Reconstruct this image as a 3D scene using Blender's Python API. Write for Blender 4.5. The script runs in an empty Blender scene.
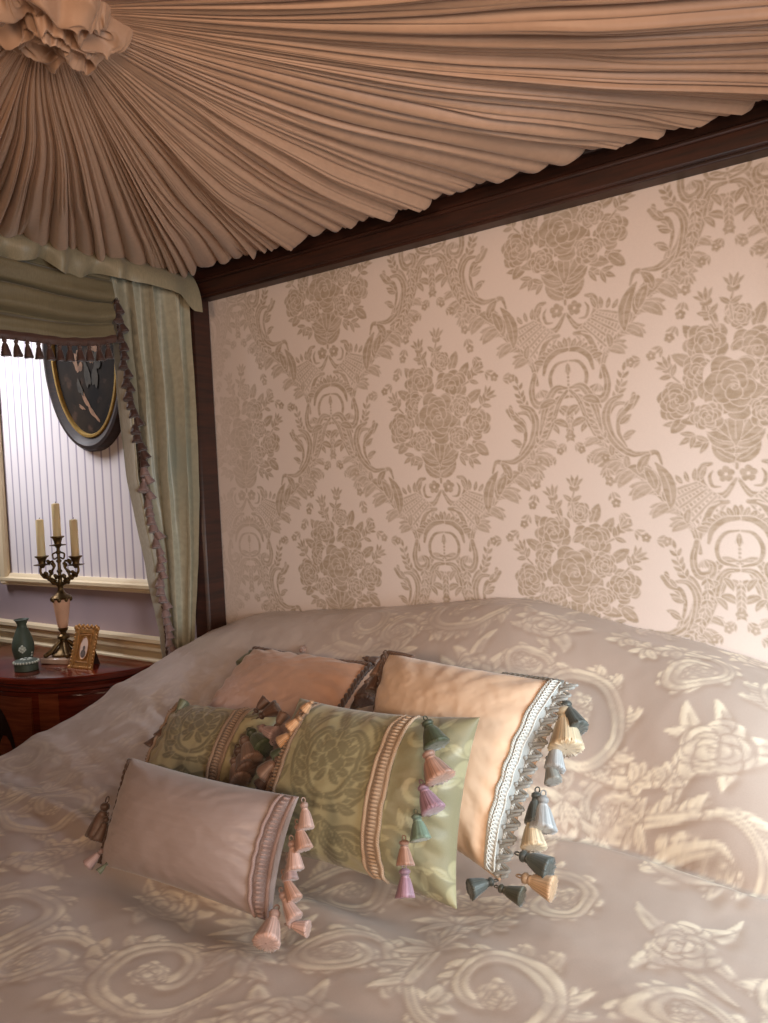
import bpy, math, random
import numpy as np
from mathutils import Vector, Matrix
random.seed(7); RNG = np.random.default_rng(11)
scene = bpy.context.scene
COL = scene.collection
H = 1.35            # eye height; coordinates below are given relative to the eye, floor ends up at z = 0
def W(x, y, z): return (x, y, z + H)

# ------------------------------------------------------------------ helpers
def link(o, parent=None):
    COL.objects.link(o)
    if parent is not None: o.parent = parent
    return o
def mesh_np(name, V, F, mat, parent=None, smooth=True, attrs=None):
    V = np.asarray(V, np.float32).reshape(-1, 3)
    me = bpy.data.meshes.new(name)
    me.vertices.add(len(V)); me.vertices.foreach_set('co', V.ravel())
    if isinstance(F, np.ndarray):
        k = F.shape[1]; n = len(F)
        me.loops.add(n*k); me.loops.foreach_set('vertex_index', F.astype(np.int32).ravel())
        me.polygons.add(n); me.polygons.foreach_set('loop_start', np.arange(0, n*k, k, dtype=np.int32))
    else:
        n = len(F); tot = [len(f) for f in F]
        me.loops.add(sum(tot)); me.loops.foreach_set('vertex_index', np.array([i for f in F for i in f], np.int32))
        st = np.concatenate([[0], np.cumsum(tot)[:-1]]).astype(np.int32)
        me.polygons.add(n); me.polygons.foreach_set('loop_start', st)
    me.update(calc_edges=True)
    me.polygons.foreach_set('use_smooth', np.full(len(me.polygons), smooth, bool))
    if attrs:
        for k, a in attrs.items():
            at = me.attributes.new(k, 'FLOAT', 'POINT'); at.data.foreach_set('value', np.asarray(a, np.float32).ravel())
    me.materials.append(mat)
    me.validate()
    return link(bpy.data.objects.new(name, me), parent)
def grid_faces(nu, nv, wrap_u=False):
    i, j = np.meshgrid(np.arange(nu if wrap_u else nu-1), np.arange(nv-1), indexing='ij')
    i2 = (i+1) % nu
    return np.stack([i*nv+j, i2*nv+j, i2*nv+j+1, i*nv+j+1], -1).reshape(-1, 4)
class MB:
    """collects shapes into one mesh"""
    def __init__(s): s.V = []; s.F = []; s.n = 0
    def add(s, V, F):
        V = np.asarray(V, float).reshape(-1, 3)
        s.V.append(V); s.F += [[int(i)+s.n for i in f] for f in F]; s.n += len(V); return s
    def box(s, x0, x1, y0, y1, z0, z1, b=0.004):
        b = min(b, (x1-x0)*.3, (y1-y0)*.3, (z1-z0)*.3)
        # chamfered box
        P = []; idx = {}
        for a, X in ((0, (x0, x1)), (1, (y0, y1)), (2, (z0, z1))): pass
        xs, ys, zs = (x0, x1), (y0, y1), (z0, z1)
        for ix in (0, 1):
            for iy in (0, 1):
                for iz in (0, 1):
                    sx, sy, sz = 1-2*ix, 1-2*iy, 1-2*iz
                    c = (xs[ix], ys[iy], zs[iz])
                    for ax in range(3):
                        p = [c[0]+sx*b, c[1]+sy*b, c[2]+sz*b]; p[ax] = c[ax]
                        idx[(ix, iy, iz, ax)] = len(P); P.append(p)
        Fc = []
        for ax in range(3):
            o = [a for a in range(3) if a != ax]
            for sgn in (0, 1):
                q = []
                for u, v in ((0, 0), (1, 0), (1, 1), (0, 1)):
                    k = [0, 0, 0]; k[ax] = sgn; k[o[0]] = u; k[o[1]] = v
                    q.append(idx[(k[0], k[1], k[2], ax)])
                Fc.append(q)
        for ax in range(3):           # edges running along ax
            o = [a for a in range(3) if a != ax]
            for u in (0, 1):
                for v in (0, 1):
                    q = []
                    for e, fa in ((0, o[0]), (1, o[0]), (1, o[1]), (0, o[1])):
                        k = [0, 0, 0]; k[ax] = e; k[o[0]] = u; k[o[1]] = v
                        q.append(idx[(k[0], k[1], k[2], fa)])
                    Fc.append(q)
        for ix in (0, 1):
            for iy in (0, 1):
                for iz in (0, 1): Fc.append([idx[(ix, iy, iz, a)] for a in range(3)])
        C = np.array([(x0+x1)/2, (y0+y1)/2, (z0+z1)/2]); P = np.array(P)
        for f in Fc:                   # outward winding
            n = np.cross(P[f[1]]-P[f[0]], P[f[2]]-P[f[0]])
            if n @ (P[f].mean(0)-C) < 0: f.reverse()
        return s.add(P, Fc)
    def tube(s, pts, rad, n=8, closed=False, cap=True):
        pts = np.asarray(pts, float); m = len(pts)
        rad = np.broadcast_to(np.asarray(rad, float), (m,))
        if closed: T = np.roll(pts, -1, 0)-np.roll(pts, 1, 0)
        else: T = np.gradient(pts, axis=0)
        T /= np.linalg.norm(T, axis=1)[:, None]+1e-12
        ref = np.array([0, 0, 1.]) if abs(T[0, 2]) < .9 else np.array([1., 0, 0])
        u = np.cross(T[0], ref); u /= np.linalg.norm(u); V = []
        for i in range(m):
            u = u - (u@T[i])*T[i]; u /= np.linalg.norm(u)+1e-12
            v = np.cross(T[i], u)
            a = np.linspace(0, 2*np.pi, n, endpoint=False)
            V.append(pts[i]+rad[i]*(np.cos(a)[:, None]*u+np.sin(a)[:, None]*v))
        F = []
        for i in range(m if closed else m-1):
            for j in range(n):
                a, b = i*n+j, i*n+(j+1) % n; c, d = ((i+1) % m)*n+(j+1) % n, ((i+1) % m)*n+j
                F.append([a, b, c, d])
        if cap and not closed: F.append(list(range(n))[::-1]); F.append([(m-1)*n+j for j in range(n)])
        return s.add(np.concatenate(V), F)
    def lathe(s, prof, c=(0, 0, 0), n=32, rx=1., ry=1.):
        V = []; F = []; m = len(prof)
        for r, z in prof:
            for j in range(n):
                a = 2*math.pi*j/n; V.append((c[0]+r*rx*math.cos(a), c[1]+r*ry*math.sin(a), c[2]+z))
        for i in range(m-1):
            for j in range(n): F.append([i*n+j, i*n+(j+1) % n, (i+1)*n+(j+1) % n, (i+1)*n+j])
        F.append(list(range(n))[::-1]); F.append([(m-1)*n+j for j in range(n)])
        return s.add(V, F)
    def ball(s, c, r, n=10, sc=(1, 1, 1)):
        prof = [(max(1e-4, math.sin(math.pi*i/(n//2+2)))*1., -math.cos(math.pi*i/(n//2+2))) for i in range(n//2+3)]
        b = MB().lathe(prof, n=n); V = np.concatenate(b.V)*np.array(sc)*r+np.array(c)
        return s.add(V, b.F)
    def prism(s, poly, z0, z1):
        """poly = list of (x,y), extruded in z"""
        n = len(poly); V = [(x, y, z0) for x, y in poly]+[(x, y, z1) for x, y in poly]
        F = [[i, (i+1) % n, n+(i+1) % n, n+i] for i in range(n)]+[list(range(n))[::-1], list(range(n, 2*n))]
        return s.add(V, F)
    def xf(s, M):
        M = np.array(M)
        s.V = [v@M[:3, :3].T+M[:3, 3] for v in s.V]; return s
    def build(s, name, mat, parent=None, smooth=True, off=(0, 0, H), angle=None):
        V = np.concatenate(s.V)+np.array(off)
        if parent is not None: V = V-np.array(parent_loc(parent))
        o = mesh_np(name, V, s.F, mat, parent, smooth)
        if smooth:
            try: o.data.set_sharp_from_angle(angle=math.radians(angle or 40))
            except Exception: pass
        return o
def parent_loc(p):
    l = np.zeros(3)
    while p is not None: l += np.array(p.location); p = p.parent
    return l
def thing(name, label, cat, loc, group=None):
    o = bpy.data.objects.new(name, None); o.empty_display_size = .05; o.location = loc
    link(o); return tag(o, label, cat, group)
def tag(o, label=None, cat=None, group=None, kind=None):
    if label: o['label'] = label
    if cat: o['category'] = cat
    if group: o['group'] = group
    if kind: o['kind'] = kind
    return o
def struct(o): o['kind'] = 'structure'; return o
def local(V, parent): return np.asarray(V)+np.array([0, 0, H])-parent_loc(parent)

def hash2(ix, iy, seed):
    h = np.sin(ix*127.1+iy*311.7+seed*74.7)*43758.5453
    return h-np.floor(h)
def noise(x, y, seed=0):
    ix, iy = np.floor(x), np.floor(y); fx, fy = x-ix, y-iy
    u, v = fx*fx*fx*(fx*(fx*6-15)+10), fy*fy*fy*(fy*(fy*6-15)+10)
    a, b = hash2(ix, iy, seed), hash2(ix+1, iy, seed); c, d = hash2(ix, iy+1, seed), hash2(ix+1, iy+1, seed)
    return (a*(1-u)+b*u)*(1-v)+(c*(1-u)+d*u)*v
def fbm(x, y, seed=0, o=4):
    s = 0; a = .5
    for i in range(o): s = s+a*noise(x*2**i, y*2**i, seed+i*13); a *= .5
    return s
def sstep(a, b, x): t = np.clip((x-a)/(b-a), 0, 1); return t*t*(3-2*t)

# ------------------------------------------------------------------ materials
def s2l(c): return tuple(((v/255)/12.92 if v/255 <= .04045 else ((v/255+.055)/1.055)**2.4) for v in c)
class N:
    def __init__(s, name):
        s.m = bpy.data.materials.new(name); s.m.use_nodes = True; s.t = s.m.node_tree
        s.b = s.t.nodes['Principled BSDF']
    def n(s, t, **k):
        o = s.t.nodes.new(t)
        for a, v in k.items(): setattr(o, a, v)
        return o
    def l(s, a, b): s.t.links.new(a, b)
    def mix(s, fac, a, b):
        m = s.n('ShaderNodeMix', data_type='RGBA')
        for sock, v in ((m.inputs[0], fac), (m.inputs[6], a), (m.inputs[7], b)):
            if hasattr(v, 'links') or isinstance(v, bpy.types.NodeSocket): s.l(v, sock)
            else: sock.default_value = v if isinstance(v, (int, float)) else (*v, 1)
        return m.outputs[2]
    def noise(s, scale, detail=4, coord='Object', sc=(1, 1, 1), rough=.5):
        tc = s.n('ShaderNodeTexCoord'); mp = s.n('ShaderNodeMapping'); mp.inputs['Scale'].default_value = sc
        s.l(tc.outputs[coord], mp.inputs[0]); t = s.n('ShaderNodeTexNoise'); t.inputs['Scale'].default_value = scale
        t.inputs['Detail'].default_value = detail; t.inputs['Roughness'].default_value = rough
        s.l(mp.outputs[0], t.inputs['Vector']); return t.outputs['Fac']
    def ramp(s, src, p0, p1):
        r = s.n('ShaderNodeMapRange'); r.inputs[1].default_value = p0; r.inputs[2].default_value = p1
        s.l(src, r.inputs[0]); return r.outputs[0]
    def bump(s, src, st, dist=.002):
        b = s.n('ShaderNodeBump'); b.inputs['Strength'].default_value = st; b.inputs['Distance'].default_value = dist
        s.l(src, b.inputs['Height']); s.l(b.outputs[0], s.b.inputs['Normal'])
    def set(s, **k):
        for a, v in k.items():
            i = s.b.inputs[a.replace('_', ' ')]
            if isinstance(v, bpy.types.NodeSocket): s.l(v, i)
            else: i.default_value = (*v, 1) if isinstance(v, tuple) and len(v) == 3 and i.type == 'RGBA' else v
        return s.m
    def attr(s, name):
        a = s.n('ShaderNodeAttribute', attribute_name=name); return a.outputs['Fac']
def mat_plain(name, c, rough=.6, var=.12, scale=30, metal=0., bump=.1, **k):
    m = N(name); a = s2l(c); d = tuple(v*(1-var) for v in a); e = tuple(min(1, v*(1+var)) for v in a)
    f = m.noise(scale); m.bump(f, bump)
    return m.set(Base_Color=m.mix(m.ramp(f, .3, .7), d, e), Roughness=rough, Metallic=metal, **k)
def mat_silk(name, c, rough=.45, sheen=.25, slub=(400, 400, 30), var=.1, c2=None):
    m = N(name); a = s2l(c); d = s2l(c2) if c2 else tuple(v*(1-var*2) for v in a)
    f = m.noise(1., 3, sc=slub); g = m.noise(6, 3)
    m.bump(f, .15, .0012)
    col = m.mix(m.ramp(f, .35, .7), tuple(v*(1-var) for v in a), tuple(min(1, v*(1+var)) for v in a))
    col = m.mix(m.ramp(g, .45, .75), col, d)
    return m.set(Base_Color=col, Roughness=rough, Sheen_Weight=sheen, Sheen_Roughness=.4, Specular_IOR_Level=.35)
def mat_wood(name, c, c2, rough=.3, sc=(3, 3, 40), coat=.3):
    m = N(name); f = m.noise(2.2, 6, sc=sc, rough=.65); m.bump(f, .06, .001)
    return m.set(Base_Color=m.mix(m.ramp(f, .35, .65), s2l(c), s2l(c2)), Roughness=rough, Coat_Weight=coat, Coat_Roughness=.15)
def mat_damask(name, ground, motif, r_ground=.4, r_motif=.6, sheen=.2, bump=.3, extra=None, weave=(700, 700, 700)):
    m = N(name); p = m.attr('pattern'); f = m.noise(1., 2, sc=weave)
    g = m.mix(m.ramp(f, .3, .7), tuple(v*.93 for v in s2l(ground)), s2l(ground))
    h = m.mix(m.ramp(f, .3, .7), tuple(v*.88 for v in s2l(motif)), s2l(motif))
    col = m.mix(p, g, h)
    if extra:                                   # second attribute: outline colour
        col = m.mix(m.attr('outline'), col, s2l(extra[0]))
        col = m.mix(m.attr('tint'), col, s2l(extra[1]))
    rr = m.n('ShaderNodeMapRange'); rr.inputs[3].default_value = r_ground; rr.inputs[4].default_value = r_motif
    m.l(p, rr.inputs[0]); m.bump(p, bump, .0012)
    return m.set(Base_Color=col, Roughness=rr.outputs[0], Sheen_Weight=sheen, Specular_IOR_Level=.4)

M = {}
M['canopy'] = mat_silk('canopy_silk', (186, 152, 128), .42, .2, slub=(60, 60, 60), var=.05)
M['olive'] = mat_silk('olive_taffeta', (146, 136, 112), .4, .2, c2=(128, 124, 106))
M['olive_dark'] = mat_silk('olive_taffeta_dark', (116, 106, 82), .45, .15)
M['lining'] = mat_silk('curtain_lining', (160, 154, 142), .5, .2)
M['sage_curtain'] = mat_silk('sage_taffeta', (168, 162, 142), .34, .1, c2=(150, 152, 138), slub=(60, 60, 60))
M['mahogany_dark'] = mat_wood('bed_mahogany', (64, 31, 18), (38, 18, 11), .5, coat=.05)
M['mahogany'] = mat_wood('commode_mahogany', (122, 46, 28), (72, 25, 15), .18, coat=.5)
M['mahogany_light'] = mat_wood('inlaid_satinwood', (140, 72, 44), (104, 48, 30), .25, coat=.3)
M['inlay_dark'] = mat_wood('inlay_dark', (44, 20, 12), (30, 14, 9), .2, coat=.6)
M['cream_paint'] = mat_plain('cream_paint', (228, 208, 172), .5, .04, 8)
M['lilac_paint'] = mat_plain('lilac_paint', (156, 138, 142), .7, .05, 5)
M['mauve_silk'] = mat_silk('mauve_silk', (160, 144, 140), .4, .25, slub=(10, 10, 260), var=.03)
M['peach_satin'] = mat_silk('peach_satin', (190, 150, 126), .36, .25, slub=(30, 30, 30), var=.03)
M['cream_satin'] = mat_silk('cream_satin', (228, 198, 170), .34, .25, slub=(30, 30, 30), var=.03)
M['candle'] = mat_plain('candle_wax', (232, 208, 160), .45, .04, 20, Subsurface_Weight=.25, Subsurface_Radius=(.02, .012, .006))
M['wick'] = mat_plain('wick', (60, 45, 35), .9)
M['bronze'] = mat_plain('antique_bronze', (100, 78, 48), .42, .35, 60, metal=.8, bump=.3)
M['pink_marble'] = mat_plain('pink_marble', (214, 166, 136), .25, .15, 25)
M['plinth_marble'] = mat_plain('plinth_marble', (186, 156, 134), .25, .15, 25)
M['gold_frame'] = mat_plain('gilt_frame', (172, 122, 66), .48, .3, 90, metal=.4, bump=.4)
M['gold'] = mat_plain('gilt_rim', (214, 176, 104), .35, .15, 60, metal=.6)
M['black_brown'] = mat_wood('dark_frame', (58, 36, 26), (34, 21, 16), .65, coat=.05)
M['paper'] = mat_plain('photo_paper', (226, 196, 180), .5, .05, 60)
M['grey_figure'] = mat_plain('portrait_grey', (112, 98, 92), .6, .3, 180)
M['jasper'] = mat_plain('green_jasper', (72, 82, 68), .55, .08, 60)
M['jasper_white'] = mat_plain('white_relief', (206, 210, 196), .5, .06, 80)
M['glass_black'] = mat_plain('black', (16, 13, 12), .3)
TC = {'pink': (196, 162, 150), 'rose': (180, 140, 122), 'mauve': (170, 142, 138), 'brown': (92, 66, 52), 'sage': (112, 116, 92), 'green': (66, 76, 52),
      'violet': (166, 132, 148), 'teal': (120, 142, 124), 'peach': (208, 164, 124), 'taupe': (126, 98, 82), 'slate': (80, 86, 82), 'cream': (222, 204, 172),
      'silver': (178, 182, 184), 'grey': (140, 140, 134), 'tan': (204, 170, 134), 'olive': (74, 72, 56), 'braid_gold': (176, 152, 128), 'braid_brown': (138, 114, 94), 'braid_mauve': (146, 122, 116), 'braid_silver': (190, 192, 188), 'curtain_brown': (92, 60, 50), 'curtain_pink': (172, 140, 134)}
TM = {}
def tmat(c):
    if c not in TM:
        m = N('thread_'+c); f = m.noise(1, 2, sc=(900, 900, 60)); a = s2l(TC[c]); m.bump(f, .3, .001)
        TM[c] = m.set(Base_Color=m.mix(m.ramp(m.attr('strand'), -.15, 1.), m.mix(m.ramp(f, .3, .7), tuple(v*.4 for v in a), tuple(v*.62 for v in a)), tuple(min(1, v*1.25) for v in a)), Roughness=.45, Sheen_Weight=.3)
    return TM[c]

# ------------------------------------------------------------------ pattern drawing (numpy masks on a wrapped tile)
class Ras:
    def __init__(s, w, h, px): s.w, s.h, s.px = w, h, px; s.nx, s.ny = round(w/px), round(h/px); s.a = np.zeros((s.ny, s.nx), np.float32)
    def _box(s, x0, x1, y0, y1):
        i0, i1 = math.floor(x0/s.px), math.ceil(x1/s.px); j0, j1 = math.floor(y0/s.px), math.ceil(y1/s.px)
        ii, jj = np.arange(i0, i1+1), np.arange(j0, j1+1)
        X, Y = np.meshgrid((ii+.5)*s.px, (jj+.5)*s.px); return X, Y, np.ix_(jj % s.ny, ii % s.nx)
    def put(s, ix, m, val):
        if val >= 0: s.a[ix] = np.maximum(s.a[ix], m*val)
        else: s.a[ix] = s.a[ix]*(1-m*(-val))
    def stroke(s, pts, wid, val=1.):
        pts = np.asarray(pts, float); wid = np.asarray(wid, float)
        R = wid.max()+s.px*2
        X, Y, ix = s._box(pts[:, 0].min()-R, pts[:, 0].max()+R, pts[:, 1].min()-R, pts[:, 1].max()+R)
        D = np.full(X.shape, 1e3)
        for k in range(len(pts)-1):
            p, q = pts[k], pts[k+1]; d = q-p; L = d@d+1e-12
            t = np.clip(((X-p[0])*d[0]+(Y-p[1])*d[1])/L, 0, 1)
            D = np.minimum(D, np.hypot(X-p[0]-t*d[0], Y-p[1]-t*d[1])-(wid[k]*(1-t)+wid[k+1]*t))
        s.put(ix, np.clip(.5-D/(s.px*1.3), 0, 1), val)
    def polar(s, c, rfun, rmax, val=1.):
        X, Y, ix = s._box(c[0]-rmax, c[0]+rmax, c[1]-rmax, c[1]+rmax)
        th = np.arctan2(Y-c[1], X-c[0]); D = np.hypot(X-c[0], Y-c[1])-rfun(th)
        s.put(ix, np.clip(.5-D/(s.px*1.3), 0, 1), val)
    def sample(s, x, y):
        u = x/s.px-.5; v = y/s.px-.5; i, j = np.floor(u).astype(int), np.floor(v).astype(int); fx, fy = u-i, v-j
        g = lambda a, b: s.a[b % s.ny, a % s.nx]
        return (g(i, j)*(1-fx)+g(i+1, j)*fx)*(1-fy)+(g(i, j+1)*(1-fx)+g(i+1, j+1)*fx)*fy
def spline(P, n=8):
    P = np.asarray(P, float); Q = np.vstack([2*P[0]-P[1], P, 2*P[-1]-P[-2]]); out = []
    for i in range(1, len(Q)-2):
        for t in np.linspace(0, 1, n, endpoint=False):
            a, b, c, d = Q[i-1:i+3]
            out.append(.5*((2*b)+(c-a)*t+(2*a-5*b+4*c-d)*t*t+(3*b-a-3*c+d)*t**3))
    out.append(P[-1]); return np.array(out)
def taper(n, a, m, b):
    t = np.linspace(0, 1, n); return np.where(t < .5, a+(m-a)*np.sin(t*np.pi), b+(m-b)*np.sin(t*np.pi))
class Pen:
    """draws at an origin, optionally mirrored"""
    def __init__(s, r, ox, oy, mirror=False, sc=1.): s.r, s.ox, s.oy, s.m, s.sc = r, ox, oy, mirror, sc
    def P(s, pts, sg): p = np.asarray(pts, float)*s.sc; return np.stack([s.ox+sg*p[:, 0], s.oy+p[:, 1]], 1)
    def sides(s): return (1, -1) if s.m else (1,)
    gap = .0017
    def curve(s, pts, a, m, b, val=1.):
        q = spline(pts); w = taper(len(q), a, m, b)*s.sc
        for sg in s.sides():
            if val > 0: s.r.stroke(s.P(q, sg), w+s.gap*s.sc, -1)
            s.r.stroke(s.P(q, sg), w, val)
            if val > 0 and m > .006: s.r.stroke(s.P(q[3:-3], sg), w[3:-3]*.13, -.75)
    def leaf(s, p, ang, L, w, bend=0., val=1., rib=True):
        t = np.linspace(0, 1, 9); a = ang+bend*(t-.2)
        d = np.stack([np.cos(a), np.sin(a)], 1)*L/8; q = np.asarray(p)+np.vstack([[0, 0], np.cumsum(d[:-1], 0)])
        wd = w*np.sin(np.pi*np.clip(t*.94+.03, 0, 1))**.8*(1-.25*t)
        for sg in s.sides():
            if val > 0: s.r.stroke(s.P(q, sg), (wd+s.gap*.8)*s.sc, -1)
            s.r.stroke(s.P(q, sg), wd*s.sc, val)
            if rib and val > 0: s.r.stroke(s.P(q[1:-2], sg), np.full(len(q)-3, .07*w)*s.sc, -.7)
    def blob(s, c, r, lobes=5, amp=.12, ph=0., val=1., pw=1.):
        for sg in s.sides():
            cc = s.P([c], sg)[0]
            s.r.polar(cc, lambda th: r*s.sc*(1-amp+amp*np.abs(np.cos(lobes*(th*sg+ph)/2))**pw), r*s.sc*1.1, val)
    def petal(s, c, r, ph=0.):
        s.blob(c, r+s.gap*.9, 3, .1, ph, -1); s.blob(c, r, 3, .1, ph)
    def rose(s, c, r, ph=0.):
        s.blob(c, r*1.02, 7, .12, ph, -1)
        for rr, n, pr, o in ((.66, 7, .36, 0), (.5, 6, .36, .5), (.33, 5, .31, .9), (.17, 3, .24, .2)):
            for i in range(n):
                a = ph+o+2*np.pi*i/n+.25*math.sin(i*2.3+ph*5); k = rr*(1+.1*math.sin(i*4.1+ph*3))
                s.petal((c[0]+r*k*np.cos(a), c[1]+r*k*np.sin(a)), r*pr, a)
        t = np.linspace(0, 1, 14); a = ph+t*8.; q = np.stack([c[0]+r*.2*t*np.cos(a), c[1]+r*.2*t*np.sin(a)], 1)
        for sg in s.sides(): s.r.stroke(s.P(q, sg), np.full(14, .018*r), -.8)
    def flower(s, c, r, n=5, ph=0.):
        for i in range(n):
            a = ph+2*np.pi*i/n; s.blob((c[0]+.55*r*np.cos(a), c[1]+.55*r*np.sin(a)), r*.42, 3, .1)
        s.blob(c, r*.2, 3, .2, 0, -.8)
    def sprig(s, pts, n, L, w, val=1., both=True):
        q = spline(pts, 10); s.curve(pts, .0012, .0016, .0008, val)
        for k in range(n):
            i = int((k+.5)/n*(len(q)-2)); d = q[i+1]-q[i]; a = math.atan2(d[1], d[0])
            for sgn in ((1, -1) if both else (1,)): s.leaf(q[i], a+sgn*.75, L, w, -sgn*.3, val, rib=False)
        d = q[-1]-q[-3]; s.leaf(q[-1], math.atan2(d[1], d[0]), L, w, 0, val, rib=False)
    def garland(s, pts, step=.022, r=.0095, val=.9):
        q = spline(pts, 14); L = np.concatenate([[0], np.cumsum(np.hypot(*np.diff(q, axis=0).T))]); n = max(2, int(L[-1]/step))
        for k in range(n+1):
            i = min(np.searchsorted(L, L[-1]*k/n), len(q)-2); d = q[i+1]-q[i]; a = math.atan2(d[1], d[0])
            if k % 2 == 0: s.flower(q[i], r*1.15, 5, k)
            else:
                for sgn in (1, -1): s.leaf(q[i], a+sgn*.7, r*2.1, r*.42, 0, val, rib=False)
                s.leaf(q[i], a, r*1.8, r*.35, 0, val, rib=False)
def bouquet(r, ox, oy, flip=1):
    p = Pen(r, ox, oy, False)
    # stems and acanthus foot
    for x, y in ((-.05, .1), (.05, .1), (-.02, .13), (.02, .12), (0, .15)): p.curve([(0, .015), (x*.4, y*.6), (x, y)], .003, .004, .002)
    for a, L, w, b, y in ((2.7, .055, .013, -.8, .03), (.45, .055, .013, .8, .03), (2.3, .075, .015, -.7, .045), (.85, .075, .015, .7, .045), (1.9, .09, .016, -.5, .055), (1.25, .09, .016, .5, .055), (3.0, .06, .011, -1.2, .062), (.15, .06, .011, 1.2, .062),
                          (2.6, .085, .016, -.4, .07), (.6, .085, .016, .4, .07), (2.1, .1, .018, .3, .07), (1.0, .1, .018, -.3, .07), (1.57, .1, .016, 0, .06)):
        p.leaf((0, y), a, L, w, b)
    for x, y, a in ((-.05, .07, 3.4), (.055, .075, -.3), (-.075, .085, 3.7), (.08, .07, -.5), (.09, .1, .1), (-.1, .11, 3.2)):
        p.leaf((x, y), a, .035, .007); p.leaf((x, y), a+.7, .028, .006); p.leaf((x, y), a-.7, .028, .006)
    # outer leaves
    for x, y, a, L in ((-.07, .22, 2.6, .05), (-.06, .26, 2.2, .05), (.08, .2, .6, .045), (.06, .25, 1., .05), (0, .29, 1.6, .05), (-.03, .29, 2., .05), (.04, .28, 1.2, .045), (-.09, .12, 3.9, .04), (.1, .1, -.7, .04), (.05, .1, -.3, .05), (-.05, .12, 3.3, .05)):
        p.leaf((x, y), a, L, .014)
    p.rose((-.048, .262), .042, .4); p.rose((.04, .238), .046, 1.3); p.rose((-.108, .155), .04, 2.); p.rose((.105, .148), .037, .2)
    p.rose((.012, .305), .026, .9); p.rose((-.062, .205), .036, 2.4)
    # gap around the main rose
    p.blob((0, .172), .068, 7, .14, .3, -1); p.rose((0, .172), .064, .3)
    p.blob((.055, .185), .03, 5, .1, 0, -.0); p.rose((.062, .192), .028, .8); p.rose((-.05, .118), .03, .5); p.rose((.055, .118), .03, 1.8)
    # sprays with buds
    for pts, c in (([(0, .3), (-.002, .33), (.004, .355)], (.004, .362)), ([(-.03, .29), (-.04, .315), (-.045, .335)], (-.046, .343)), ([(.07, .24), (.09, .25), (.1, .262)], (.103, .27)), ([(.1, .17), (.12, .19), (.13, .2)], (.132, .208)), ([(-.1, .19), (-.115, .205), (-.12, .215)], (-.122, .222))):
        p.curve(pts, .0015, .002, .0015); p.blob(c, .012, 3, .2, .5)
        a = math.atan2(pts[-1][1]-pts[0][1], pts[-1][0]-pts[0][0])
        for da in (.8, -.8, .3, -.3): p.leaf(c, a+da, .026, .0045, 0, 1, rib=False)
        p.leaf(pts[1], a+1., .024, .006); p.leaf(pts[1], a-1., .024, .006)
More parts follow.
